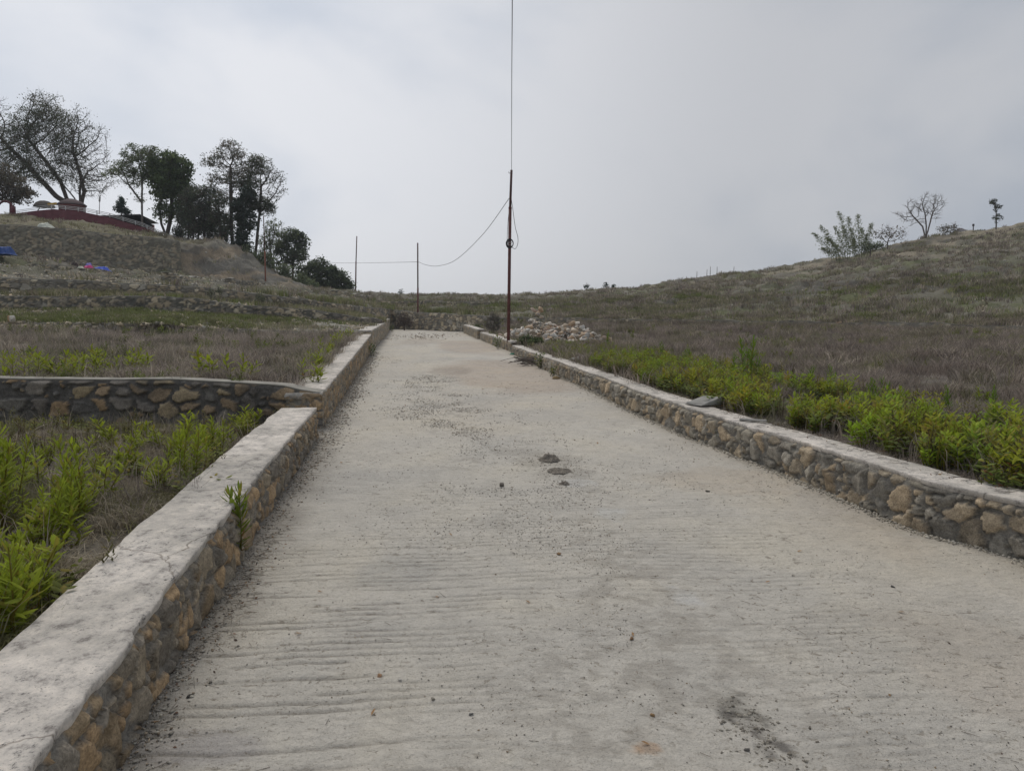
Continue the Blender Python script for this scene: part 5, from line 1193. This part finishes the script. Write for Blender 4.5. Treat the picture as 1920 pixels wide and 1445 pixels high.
for a, b, h_, lb in [(1348, 838, .24, 'small reddish-green weed at the foot of the right-hand wall'), (1036, 705, .26, 'small weed beside a dark gap in the right-hand wall'), (1012, 690, .42, 'weed growing by the sticks along the right-hand wall'), (935, 655, .5, 'dark weed against the wall just left of the tall pole'), (697, 668, .42, 'dark creeping weed at the step of the left-hand wall'), (735, 622, .4, 'small dark weed at the far end of the left wall')]:
    v1 = leafy_plant(prng, h=h_, stems=4, nleaf=12, ll=h_ * .3, lw=h_ * .08, upright=0.5, side=0.22, tint=(0.10, 0.13, 0.04)); q = R(a, b)
    o = as_proto(v1, 'weed', lb, 'weed', None); o.location = (q[0], q[1], road_h(q[0], q[1]) - .01)
# tall dry stalk leaning in the near field, and one in the second
for (a, b, z, nm), (c_, d_2), lb in [((32, 845, .4, 'field'), (88, 795), 'long pale dead stalk leaning in the nearest left-hand field'), ((478, 702, .95, 'field.001'), (500, 668), 'pale broken dead stalk in the second left-hand field')]:
    q = settle(G(a, b, z), nm); e_ = P(c_, d_2, q[1] + .2); hang('dead_stalk', lb, [q, (q + e_) / 2 + np.array([0, 0, .05]), e_], 0.006, 14, 'straw') if 'straw' in M else None

# ------------------------------------------------------------------ stones
def rock_geo(rng, n=14, flat=0.75, sub=True):
    bm = bmesh.new()
    for _ in range(n):
        v = rng.normal(0, 1, 3); v /= np.linalg.norm(v); v *= 0.5 * (0.8 + 0.2 * rng.random()); bm.verts.new((v[0], v[1] * .85, v[2] * flat))
    r = bmesh.ops.convex_hull(bm, input=bm.verts)
    bmesh.ops.delete(bm, geom=[g for g in r['geom_interior'] if isinstance(g, bmesh.types.BMVert)], context='VERTS')
    if sub:
        bmesh.ops.bevel(bm, geom=list(bm.edges), offset=0.035, segments=1, affect='EDGES', profile=0.6)
    bmesh.ops.triangulate(bm, faces=bm.faces)
    bm.verts.ensure_lookup_table(); v = np.array([k.co for k in bm.verts]); f = np.array([[l.index for l in fc.verts] for fc in bm.faces]); bm.free(); return v, f
rrng = np.random.default_rng(19)
PALE = [(0.60, 0.50, 0.39), (0.50, 0.48, 0.44), (0.62, 0.56, 0.48), (0.52, 0.39, 0.27), (0.40, 0.38, 0.35), (0.56, 0.44, 0.36), (0.66, 0.62, 0.56), (0.46, 0.42, 0.37)]
protos = []
lab = 'pale broken stone in the rubble heap right of the tall brown pole'; grp = 'broken stones of the rubble heap'
for k in range(8):
    v, f = rock_geo(rrng, 9, rrng.uniform(.6, .95)); o = mesh_np('broken_stone', v, f, M['rock'], None, col=np.tile(PALE[k], (len(v), 1))); tag(o, lab, 'stone', grp, 'thing'); protos.append(o)
RF = 'field.004'
def rub(x, y):
    def gs(px, D_, sx, sy, h_):
        c_ = P(px, 640, D_); return h_ * 1.5 * np.exp(-((x - c_[0]) / sx) ** 2 - ((y - c_[1]) / sy) ** 2)
    return np.maximum.reduce([gs(1008, 27.5, .62, .8, .78), gs(1030, 26.5, 1.0, 1.0, .42), gs(1072, 25.0, .8, .8, .50), gs(1110, 23.8, .6, .6, .30), gs(1038, 23.6, .7, .5, .22), gs(985, 28.5, .7, .7, .30), gs(960, 27.0, .6, .6, .22)])
cand = []
while len(cand) < 240:
    px = rrng.uniform(935, 1150); D_ = rrng.uniform(22.2, 29.5); q = P(px, 640, D_); h_ = rub(q[0], q[1])
    if h_ > 0.035 and rrng.random() < 0.35 + h_ and q[0] > xr(q[1]) + .45: cand.append((q[0], q[1], h_))
used = set()
Gf = PATCH[RF]
for x, y, h_ in cand:
    k = rrng.integers(0, 8); o = protos[k] if k not in used else protos[k].copy()
    if k in used: C.objects.link(o)
    used.add(k); s_ = rrng.uniform(.15, .34) * (1.3 if rrng.random() < .12 else 1); o.location = (x, y, on_patch(RF, x, y) + h_ * rrng.uniform(.55, 1.0) + s_ * .12)
    o.scale = (s_ * rrng.uniform(.9, 1.5), s_, s_ * rrng.uniform(.7, 1.1)); o.rotation_euler = tuple(rrng.uniform(-.6, .6, 2)) + (rrng.uniform(0, 6.28),)
gx, gy = np.meshgrid(np.linspace(0.2, 4.0, 60), np.linspace(21.5, 30.5, 90), indexing='ij')
gz0 = np.array([on_patch(RF, a, b) for a, b in zip(gx[::6, ::6].ravel(), gy[::6, ::6].ravel())])
# bed of small chips under the heap
cp = [(x + rrng.normal(0, .1), y + rrng.normal(0, .1)) for x, y, _ in cand for _ in range(14)]
tv, tf = zip(*[rock_geo(rrng, 8, .7, False) for _ in range(6)])
def stone_mass(name, pts, sizes, cols, label, flat=1.0, mat='gravel', sink=0.2):
    mb = MB(); pts = np.asarray(pts); n = len(pts); cols = np.array(cols); kk = np.arange(n) % 6
    for k in range(6):
        sel = kk == k; m_ = sel.sum()
        if not m_: continue
        v, f = tv[k], tf[k]; a = RNG.random(m_) * 6.28; b_ = RNG.normal(0, .4, m_); s_ = sizes[sel]
        x = v[None, :, 0] * (0.8 + .6 * RNG.random((m_, 1))); y = np.broadcast_to(v[None, :, 1], x.shape); z = np.broadcast_to(v[None, :, 2], x.shape) * flat
        x, z = x * np.cos(b_)[:, None] - z * np.sin(b_)[:, None], x * np.sin(b_)[:, None] + z * np.cos(b_)[:, None]
        V = np.stack([x * np.cos(a)[:, None] - y * np.sin(a)[:, None], x * np.sin(a)[:, None] + y * np.cos(a)[:, None], z], -1) * s_[:, None, None] + pts[sel][:, None]
        c = cols[RNG.integers(0, len(cols), m_)] * (0.75 + .5 * RNG.random((m_, 1)))
        mb.add(V.reshape(-1, 3), None, (f[None] + (np.arange(m_) * len(v))[:, None, None]).reshape(-1, 3), np.repeat(c, len(v), axis=0))
    return tag(mb.build(name, M[mat]), label, None, None, 'stuff')
cp = np.array([(x, y, on_patch(RF, x, y) + rub(np.array(x), np.array(y)) * .55) for x, y in cp if x > xr(y) + .35])
stone_mass('rubble', cp, 0.05 + 0.09 * RNG.random(len(cp)), PALE[:6] + [(0.25, 0.24, 0.22)], 'small chips filling the gaps of the rubble heap', mat='rock')
# loose grit on the road
def road_pts(n, ylo, yhi, f, power=1.0):
    out_ = []
    while len(out_) < n:
        y = ylo + (yhi - ylo) * RNG.random(4000) ** power; s_ = RNG.random(4000); x = lerp(xl(y) + .02, xr(y) - .02, s_); k = RNG.random(4000) < f(x, y); out_ += list(zip(x[k], y[k]))
    q = np.array(out_[:n]); return np.stack([q[:, 0], q[:, 1], road_h(q[:, 0], q[:, 1])], 1)
mid_band = lambda x, y: np.exp(-((x - (xl(y) + 1.65 + 0.5 * sm(10, 4, y) * 1.0)) / 0.75) ** 2)
patchy = lambda x, y: sm(0.43, 0.66, fbm(x * 2.0, y * 1.7, 5, 501)) ** 1.5
q = np.concatenate([road_pts(11000, 1.9, 16, lambda x, y: (mid_band(x, y) * .8 + 0.05) * (0.05 + patchy(x, y)), 1.3), road_pts(3200, 1.9, 9, lambda x, y: 0.03 + patchy(x, y), 1.2), road_pts(900, 9, 44, lambda x, y: (0.1 + patchy(x, y)) * sm(9, 16, y))])
sz = (0.004 + 0.012 * RNG.random(len(q)) ** 3 ) * np.clip(q[:, 1] / 4.5, 0.8, 2.2)
cl = np.concatenate([np.stack([R(a, b)[0] + RNG.normal(0, sx, n_), R(a, b)[1] + RNG.normal(0, sx * 1.1, n_)], 1) for a, b, sx, n_ in [(1030, 862, .20, 420), (1052, 884, .20, 340), (1060, 906, .10, 120), (940, 914, .06, 30), (960, 835, .25, 260), (1395, 1335, .07, 160), (1425, 1375, .07, 130), (1470, 1430, .06, 90)]])
cl = np.stack([cl[:, 0], cl[:, 1], road_h(cl[:, 0], cl[:, 1])], 1)
stone_mass('gravel', cl, 0.006 + 0.022 * RNG.random(len(cl)) ** 3, [(0.16, 0.145, 0.12), (0.22, 0.20, 0.17), (0.28, 0.26, 0.22)], 'crumbs of dirt scattered around the clods on the road')
stone_mass('gravel', q + np.array([0, 0, .002]), sz, [(0.36, 0.34, 0.30), (0.30, 0.28, 0.245), (0.22, 0.205, 0.18), (0.42, 0.40, 0.36), (0.26, 0.245, 0.215), (0.30, 0.24, 0.17)], 'fine grit strewn over the concrete road')
# strip of pale chips at the foot of the right wall
y = 3.2 + 13 * RNG.random(3600) ** 1.4; x = xr(y) - np.abs(RNG.normal(0, .05, 3600)) - .03; q = np.stack([x, y, road_h(x, y) + .004], 1)
stone_mass('gravel', q, 0.012 + 0.028 * RNG.random(3600) ** 2, [(0.42, 0.38, 0.31), (0.36, 0.33, 0.28), (0.30, 0.28, 0.24), (0.46, 0.43, 0.37)], 'pale chips lying along the foot of the right-hand wall')
# dirt crumbs at the foot of the left wall
y = 2.0 + 22 * RNG.random(4200) ** 1.6; x = xl(y) + np.abs(RNG.normal(0, .09, 4200)) * np.clip(y / 5, .7, 1.8) + .03; q = np.stack([x, y, road_h(x, y) + .003], 1)
stone_mass('gravel', q, (0.008 + 0.022 * RNG.random(4200) ** 2) * np.clip(y / 6, .8, 2), [(0.30, 0.28, 0.25), (0.22, 0.205, 0.18), (0.38, 0.36, 0.31), (0.28, 0.23, 0.175)], 'dark crumbs and dirt along the foot of the left-hand wall')
# stones littering the left terraces and the hill
parts = [f2(3200, lambda x, y, z: fov(x, y, z) * (0.1 + patchy(x, y))), f3(2300, lambda x, y, z: fov(x, y, z)), fb(1400, lambda x, y, z: fov(x, y, z)),
         hill(6500, lambda x, y, z: fov(x, y, z) * (x < -6) * (0.15 + patchy(x * .6, y * .6)), trange=(0.02, 1.0)), hill(1500, lambda x, y, z: fov(x, y, z) * patchy(x, y), trange=(0.02, 3.0))]
q = np.concatenate(parts); stone_mass('scree', q, 0.06 + 0.26 * RNG.random(len(q)) ** 3, FAR + [(0.36, 0.34, 0.30), (0.42, 0.36, 0.27)], 'loose stones littering the left-hand terraces and slopes', mat='rock')
# single stones and clods on the road
def lone(label, cat, px, py, size, col, flat=.7, name='stone', mat='rock', n=12, rot=0, z=None):
    v, f = rock_geo(rrng, n, flat); o = mesh_np(name, v, f, M[mat], None, col=np.tile(col, (len(v), 1)))
    q = R(px, py); zz = road_h(q[0], q[1]) if z is None else z; o.location = (q[0], q[1], zz + size * flat * .22); o.scale = (size * 1.15, size, size); o.rotation_euler = (rot, 0, rrng.uniform(0, 6)); tag(o, label, cat, None, 'thing'); return o
lone('grey two-tone stone standing alone in the middle of the road', 'stone', 940, 911, .075, (0.17, 0.15, 0.13), .8)
for a, b, s_, c_, lb in [(710, 1268, .036, (0.36, 0.22, 0.13), 'reddish-brown stone chip in the lower middle of the road'), (811, 1311, .025, (0.26, 0.24, 0.20), 'small round grey pebble in the lower middle of the road'), (1048, 1040, .042, (0.28, 0.18, 0.10), 'flat orange-brown pebble right of the road centre'),
        (1183, 1197, .034, (0.27, 0.17, 0.10), 'brown curled chip in the lower right of the road'), (750, 1274, .024, (0.52, 0.50, 0.46), 'small white pebble beside the reddish-brown chip'), (884, 1342, .026, (0.22, 0.215, 0.21), 'dark grey pebble near the bottom middle of the road'),
        (1225, 1342, .030, (0.36, 0.24, 0.13), 'tan pebble left of the dark stain on the road'), (1327, 922, .05, (0.13, 0.12, 0.10), 'small dark stone right of the road centre towards the right wall'), (1675, 1101, .035, (0.12, 0.115, 0.11), 'dark pebble on the right side of the road below the wall'),
        (1043, 710, .22, (0.36, 0.27, 0.15), 'tan stone lying on the road near the gap in the right wall'), (1400, 1402, .03, (0.16, 0.15, 0.14), 'dark pebble below the dark stain at lower right'), (1297, 812, .11, (0.46, 0.40, 0.32), 'pale flat stone at the foot of the right-hand wall'),
        (355, 1302, .03, (0.07, 0.065, 0.06), 'black curved scrap lying on the ribbed concrete at lower left'), (398, 1088, .035, (0.40, 0.39, 0.37), 'white-grey pebble in the litter by the left wall'), (928, 1079, .02, (0.20, 0.14, 0.09), 'tiny brown pebble in the middle of the road')]:
    lone(lb, 'stone', a, b, s_, c_, .6)
def clod(label, px, py, s_, h_, seed):
    q = R(px, py); g = np.linspace(-1, 1, 34); X_, Y_ = np.meshgrid(g, g, indexing='ij'); r_ = np.hypot(X_, Y_)
    hh = np.clip(1.5 * fbm(X_ * 3.5 + seed, Y_ * 3.5, 5, 600 + seed, .7) - 0.30 - r_ ** 2 * .75, -.05, 1) * 1.0
    v = np.stack([X_ * s_, Y_ * s_, hh * h_], -1).reshape(-1, 3); keep = hh > -.045
    f = grid_faces(34, 34)[:, ::-1]; f = f[keep.ravel()[f].any(1)]
    o = mesh_np('dirt_clod', v, f[:, ::-1], M['terrain_fine'], None, col=np.tile((0.19, 0.17, 0.145), (len(v), 1))); o.location = (q[0], q[1], road_h(q[0], q[1]) + .004); tag(o, label, 'clod', None, 'thing')
M['terrain_fine'] = col_mat('dirt', 35, 140, 0.35, 0.8, 0.012)
clod('largest dark lump of crumbled dirt in the middle of the road', 1030, 860, .13, .085, 1); clod('second dark dirt lump just below the largest one', 1050, 882, .13, .05, 2); clod('smallest dark dirt lump beside the pale patch in the road', 1058, 906, .06, .035, 3)
# dry leaves
lv = np.array([(-.5, 0, .05), (-.2, .17, .10), (.15, .15, .08), (.5, 0, .02), (.15, -.15, .12), (-.2, -.17, .06), (0, 0, .0)]); lf = np.array([(0, 6, 1), (1, 6, 2), (2, 6, 3), (3, 6, 4), (4, 6, 5), (5, 6, 0)])[:, ::-1]
lo = mesh_np('dry_leaf', lv, lf, M['dry'], None, col=np.tile((0.36, 0.22, 0.11), (7, 1))); tag(lo, 'curled brown dry leaf lying on the pale concrete road', 'leaf', 'dry leaves on the road', 'thing')
for k, (a, b) in enumerate([(600, 1110), (1186, 1190), (1210, 1395), (560, 1190), (700, 1335), (1500, 1035), (845, 1003), (990, 1133), (640, 870), (760, 760), (905, 730), (1120, 830), (1440, 1090), (1690, 1150), (820, 1120)]):
    o = lo if k == 0 else lo.copy()
    if k: C.objects.link(o)
    q = R(a, b); o.location = (q[0], q[1], road_h(q[0], q[1]) + .006); s_ = .035 if b > 900 else .06; o.scale = (s_, s_, s_); o.rotation_euler = (random.uniform(-.4, .4), random.uniform(-.4, .4), random.random() * 6)
# twigs and leaf litter beside the walls
def litter(name, label, pts, ln, rad, cols, leaves=0, lsz=.03):
    mb = MB(); n = len(pts); a = RNG.random(n) * 6.28; L_ = ln * (0.3 + RNG.random(n)); d_ = np.stack([np.cos(a), np.sin(a), RNG.normal(.06, .10, n)], 1)
    p0 = pts - d_ * L_[:, None] / 2; p0[:, 2] = pts[:, 2] + .004; p1 = p0 + d_ * L_[:, None]; p1[:, 2] = np.maximum(p1[:, 2], pts[:, 2] + .003)
    v, q = prisms(p0, p1, np.full(n, rad), np.full(n, rad * .6), 3); cc_ = np.array(cols)[RNG.integers(0, len(cols), n)]; mb.add(v, q, None, np.repeat(cc_, 6, axis=0))
    if leaves:
        k = RNG.integers(0, n, leaves); c = pts[k] + np.stack([RNG.normal(0, .05, leaves), RNG.normal(0, .05, leaves), .006 + .012 * RNG.random(leaves)], 1)
        v, q, cl = leaf_quads(c, np.full(leaves, lsz), np.array([(0.22, 0.13, 0.09), (0.16, 0.11, 0.08), (0.28, 0.19, 0.11), (0.12, 0.09, 0.075)])[RNG.integers(0, 4, leaves)], RNG, flat=.8); mb.add(v, q, None, cl)
    return tag(mb.build(name, M['dry']), label, None, None, 'stuff')
TW = [(0.15, 0.12, 0.095), (0.11, 0.09, 0.075), (0.22, 0.18, 0.13), (0.08, 0.07, 0.06)]
c_ = [R(a, b) for a, b in [(430, 1110), (455, 1090), (500, 1010), (440, 1130), (560, 905), (585, 870), (620, 830), (660, 745), (715, 670), (720, 675), (735, 678), (380, 1200), (480, 1040)]]
pp = np.concatenate([np.array(k)[None] + np.stack([np.abs(RNG.normal(0, .07, 34)) * (k[1] / 5) ** .6, RNG.normal(0, .16, 34) * (k[1] / 5) ** .5, np.zeros(34)], 1) for k in c_])
y = 2 + 20 * RNG.random(420) ** 1.5; pp = np.concatenate([pp, np.stack([xl(y) + .02 + np.abs(RNG.normal(0, .08, 420)), y, 0 * y], 1)])
pp[:, 0] = np.maximum(pp[:, 0], xl(pp[:, 1]) + .04); pp[:, 2] = road_h(pp[:, 0], pp[:, 1])
litter('leaf_litter', 'dry twigs and brown leaf litter gathered along the foot of the left wall', pp, .08, .0011, TW + [(.3, .25, .18)], 420, .018)
pp = road_pts(420, 2, 20, lambda x, y: .2 + patchy(x, y), 1.2); litter('leaf_litter', 'short dry twigs and bits scattered over the road', pp, .05, .0012, TW, 160, .014)
y = 3 + 18 * RNG.random(700); pp = np.stack([xr(y) + .03 + .28 * RNG.random(700) ** .6, y, SLOPE * y + rw_h(y) + .004], 1); litter('leaf_litter', 'dry grass bits lying on the top of the right-hand wall', pp[pp[:, 0] > xr(pp[:, 1]) + .20 - .1 * RNG.random(700)], .10, .0018, TW + [(0.2, .17, .15)], 120, .02)
pp = np.array([R(800, 630)])[0] + np.stack([RNG.normal(0, 1.0, 240), RNG.normal(0, 2.2, 240), np.zeros(240)], 1); pp[:, 2] = road_h(pp[:, 0], pp[:, 1]); litter('leaf_litter', 'brown leaf litter at the far end of the road', pp, .14, .004, TW, 200, .07)
# bundle of sticks by the right wall
q = R(998, 683); mb = MB()
for k in range(42):
    a = random.gauss(.1, .5); L_ = random.uniform(.3, .95); c0 = q + np.array([random.gauss(0, .28), random.gauss(-.1, .25), random.uniform(.01, .16)]); d_ = np.array([math.cos(a), math.sin(a), random.gauss(0, .16)]) * L_ / 2
    mb.tube([c0 - d_, c0 + np.array([0, 0, random.gauss(.02, .03)]), c0 + d_], random.uniform(.005, .010), 4)
tag(mb.build('brushwood', M['bark']), 'bundle of dry dark sticks lying against the right-hand wall', 'sticks', None, 'thing')
# concrete fragments on the right wall, green scrap, black scrap
M['concrete'] = flat_mat('broken_concrete', (0.27, 0.265, 0.25), .9, .2, 12)
def slab(label, px, py, D_, w_, d_, h_, rot, wedge=True):
    bm = bmesh.new(); pts = [(-w_ / 2, -d_ / 2, 0), (w_ / 2, -d_ / 2, 0), (w_ / 2, d_ / 2, 0), (-w_ / 2, d_ / 2, 0), (-w_ / 2 * (.75 if wedge else 1), -d_ / 2, .02 if wedge else h_), (w_ / 2, -d_ / 2, h_), (w_ / 2, d_ / 2, h_), (-w_ / 2, d_ / 2 * .7, .03 if wedge else h_)]
    vs = [bm.verts.new(p) for p in pts]; [bm.faces.new([vs[i] for i in f]) for f in [(0, 3, 2, 1), (4, 5, 6, 7), (0, 1, 5, 4), (1, 2, 6, 5), (2, 3, 7, 6), (3, 0, 4, 7)]]
    bmesh.ops.bevel(bm, geom=list(bm.edges), offset=.008, segments=1, affect='EDGES'); me = bpy.data.meshes.new('concrete_slab'); bm.to_mesh(me); bm.free(); me.materials.append(M['concrete'])
    o = bpy.data.objects.new('concrete_slab', me); C.objects.link(o); o.location = P(px, py, D_); o.rotation_euler = (0, 0, rot); tag(o, label, 'slab', None, 'thing')
def slab_on(px, py):
    # distance at which that spot lies on the top of the right wall
    for D_ in np.linspace(4, 24, 800):
        q = P(px, py, D_)
        if q[2] <= SLOPE * D_ + rw_h(D_) + .01: return D_
    return 10
slab('wedge of broken concrete on top of the right-hand wall by the weeds', 1318, 758, slab_on(1318, 758), .34, .30, .10, .5); slab('small concrete wedge on the right-hand wall nearer the pole', 1085, 674, slab_on(1085, 674), .34, .3, .10, .5); slab('thin flat concrete sliver on the right-hand wall edge', 1412, 789, slab_on(1412, 789), .28, .06, .02, -.5, False)
def drape(name, label, cat, px, py, D_, sx, sy, h_, col, seed, rot=0, z=None, nm='hill', rough=.8):
    n = 26; g = np.linspace(-1, 1, n); X_, Y_ = np.meshgrid(g, g, indexing='ij'); r_ = np.maximum(np.abs(X_), np.abs(Y_)) * .6 + np.hypot(X_, Y_) * .4 + .35 * (fbm(X_ * 2 + seed, Y_ * 2, 3, seed) - .5)
    hh = sm(1.0, .45, r_) * (0.45 + .9 * fbm(X_ * 2.2 + seed, Y_ * 2.2, 4, 700 + seed, .6)); xs = X_ * sx / 2; ys_ = Y_ * sy / 2 * (0.8 + .4 * fbm(X_ * 1.5 + seed, Y_ * 0, 2, seed))
    v = np.stack([xs, ys_, hh * h_ + .01], -1).reshape(-1, 3); ob = mesh_np(name, v, grid_faces(n, n), flat_mat(name + '_cloth', col, .7, .18, 6, .3), None, smooth=False)
    q = P(px, py, D_); q[2] = on_patch(nm, q[0], q[1]) if z is None else z; ob.location = q; ob.rotation_euler = (0, 0, rot); tag(ob, label, cat, None, 'thing'); return ob
def hill_at(px, py):
    """hill point seen at that spot of the photo"""
    Gh = HG.reshape(-1, 3); dep = Gh[:, 1] * math.cos(PITCH) - (Gh[:, 2] - EYE) * math.sin(PITCH); ok = (dep > 5) & (Gh[:, 1] < 80)
    u_ = CX + F * Gh[:, 0] / dep; v_ = CY - F * (Gh[:, 1] * math.sin(PITCH) + (Gh[:, 2] - EYE) * math.cos(PITCH)) / dep
    return Gh[np.argmin(np.where(ok, (u_ - px) ** 2 + (v_ - py) ** 2, 1e9))]
for nm_, lb, ct, px, py, sx, sy, h_, c_, sd_, rt in [('blue_tarp', 'bright blue tarp crumpled on the stony left slope beside the pink cloth', 'tarp', 203, 513, .80, .8, .26, (0.06, 0.11, 0.52), 1, -.15), ('pink_cloth', 'pink cloth spread beside the bright blue tarp on the left slope', 'cloth', 178, 512, .62, .55, .22, (0.55, 0.05, 0.20), 2, -.1),
        ('white_cloth', 'small white cloth left of the pink cloth on the slope', 'cloth', 161, 509, .30, .3, .12, (0.5, 0.5, 0.42), 3, 0), ('dark_cloth', 'dark brown bundle at the left end of the cloths on the slope', 'cloth', 152, 505, .34, .4, .22, (0.05, 0.035, 0.035), 4, 0), ('violet_cloth', 'pale violet cloth behind the pink one on the left slope', 'cloth', 175, 507, .5, .35, .26, (0.25, 0.22, 0.55), 5, 0),
        ('grey_tarp', 'dark grey tarp heap at the left edge of the slope', 'tarp', -2, 492, 1.0, .9, .60, (0.06, 0.065, 0.075), 6, 0), ('blue_tarp', 'dark blue tarp over the heap at the left edge of the slope', 'tarp', 22, 484, .95, .9, .42, (0.03, 0.07, 0.22), 7, 0)]:
    q = hill_at(px, py); ob = drape(nm_, lb, ct, px, py, q[1], sx, sy, h_, c_, sd_, rt, z=q[2]); ob.location = (q[0], q[1] - .5, q[2] + .10 + (.15 if 'tarp heap' in lb else 0))
M['teal'] = flat_mat('teal_sack', (0.10, 0.36, 0.33), .6, .2, 10)
for k in range(3):
    q = hill_at(40, 493); ob = MB().tube([(-.22, 0, 0), (-.19, 0, 0), (0, 0, .01), (.19, 0, 0), (.22, 0, 0)], [.02, .055, .065, .055, .02], 10).build('teal_sack', M['teal'], None, True); ob.location = (q[0], q[1] - .3, q[2] + .05 + .105 * k); tag(ob, ['lowest', 'middle', 'topmost'][k] + ' of three stacked teal rolls at the end of the dark blue tarp', 'roll', 'teal rolls by the tarp', 'thing')
for px, py, sx, h_, c_, lb in [(84, 427, .95, .30, (0.48, 0.50, 0.44), 'whitish-green plastic sheet lying above the tall retaining wall'), ]:
    q = hill_at(px, py + 2); ob = drape('plastic_sheet', lb, 'sheet', px, py, q[1], sx, .9, h_, c_, 9, 0, z=q[2]); ob.location = (q[0], q[1], q[2])
q = R(961, 665); ob = drape('green_scrap', 'small green plastic scrap on the road right of the tall pole', 'scrap', 961, 665, q[1], .20, .12, .04, (0.03, 0.22, 0.14), 12, 0, z=q[2] + .01); ob.location = (q[0], q[1], road_h(q[0], q[1]) + .004)
q = P(22, 603, 21.5); q[2] = on_patch('field.002', q[0], q[1]); v, f = rock_geo(rrng, 18, .9); ob = mesh_np('boulder', v, f, M['rock'], None, col=np.where(v[:, :1] < -.05, np.array([[.42, .27, .14]]), np.array([[.58, .54, .48]]))); ob.location = q + np.array([0, 0, .12]); ob.scale = (.30, .26, .36); tag(ob, 'cream and ochre boulder standing on the bank at the far left', 'boulder', None, 'thing')
for k, (px, py, s_, c_, lb) in enumerate([(93, 497, .26, (0.45, 0.42, 0.35), 'flat white stone slab below the tall retaining wall'), (68, 495, .18, (0.40, 0.38, 0.33), 'small pale flat stone left of the white slab'), (1731, 531, .22, (0.42, 0.33, 0.14), 'yellowish stone on the right-hand hillside, left of the cream one'), (1757, 534, .26, (0.50, 0.42, 0.30), 'cream stone on the right-hand hillside beside the yellowish one'),
        (1857, 519, .24, (0.48, 0.35, 0.20), 'tan stone on the right-hand hillside nearest the right edge'), (1734, 512, .18, (0.34, 0.22, 0.18), 'reddish stone higher on the right-hand hillside'), (1568, 607, .30, (0.42, 0.27, 0.16), 'orange-brown stone on the terrace edge of the right-hand hillside'), (1190, 600, .24, (0.38, 0.28, 0.18), 'brown stone on the terrace edge right of the rubble heap')]):
    q = hill_at(px, py); v, f = rock_geo(rrng, 13, .6); ob = mesh_np('stone', v, f, M['rock'], None, col=np.tile(c_, (len(v), 1))); ob.location = q + np.array([0, -.05, s_ * .1]); ob.scale = (s_ * 1.3, s_, s_); tag(ob, lb, 'stone', None, 'thing')
# low terrace edges higher on the left slope
for lb, line, sd_ in [('faint low stone terrace edge under the rock outcrop on the left slope', [(352, 527), (420, 531), (496, 538), (558, 545), (620, 553), (690, 562)], 31), ('faint broken stone terrace edge below the bright blue tarp on the left slope', [(60, 507), (130, 514), (215, 521), (300, 525), (380, 531)], 33), ('faint low stone edge crossing the middle of the far slope beyond the end wall', [(700, 572), (780, 574), (860, 575), (930, 575)], 35)]:
    q = np.array([hill_at(a, b) for a, b in line]); q = q[np.argsort(q[:, 0])]; q = q[np.r_[True, np.diff(q[:, 0]) > .3]]
    make_wall(lb, [(k[0], k[1], k[2] - .25, k[2] + .30) for k in q], .3, .07, .05, .26, FAR, (0.13, 0.125, 0.105), sd_, cres=.2, matn='stonefar', cop_th=.02, copm='coping_old', ragged=.25, both=False, depth=.06, squash=.7)
# thin stakes on the right crest
for k, (px, h_) in enumerate([(1285, 10), (1301, 12), (1305, 13), (1323, 14), (1326, 10), (1330, 17), (1338, 15), (1374, 11)]):
    q = hill_ridge(px); m = q[1] / F; ob = MB().tube([(0, 0, -.2), (0.02, 0, h_ * m)], [.03, .022], 5).build('stake', M['bark']); ob.location = q; tag(ob, 'thin dark stake or stalk standing on the right-hand crest', 'stake', 'stakes on the right-hand crest', 'thing')
for x in (1118, 1116): pass

# ------------------------------------------------------------------ haze
HAZE = 0.0006
if HAZE:
    hm = bpy.data.materials.new('haze'); hm.use_nodes = True; t_ = hm.node_tree; t_.nodes.clear()
    o_ = N(t_, 'ShaderNodeOutputMaterial'); pv = N(t_, 'ShaderNodeVolumePrincipled'); pv.inputs['Density'].default_value = HAZE; pv.inputs['Color'].default_value = (0.88, 0.93, 1.0, 1)
    t_.links.new(pv.outputs[0], o_.inputs['Volume'])
    hz = MB().box((0, 80, 11.5), (700, 700, 32.5)).build('haze', hm); tag(hz, None, None, None, 'stuff')
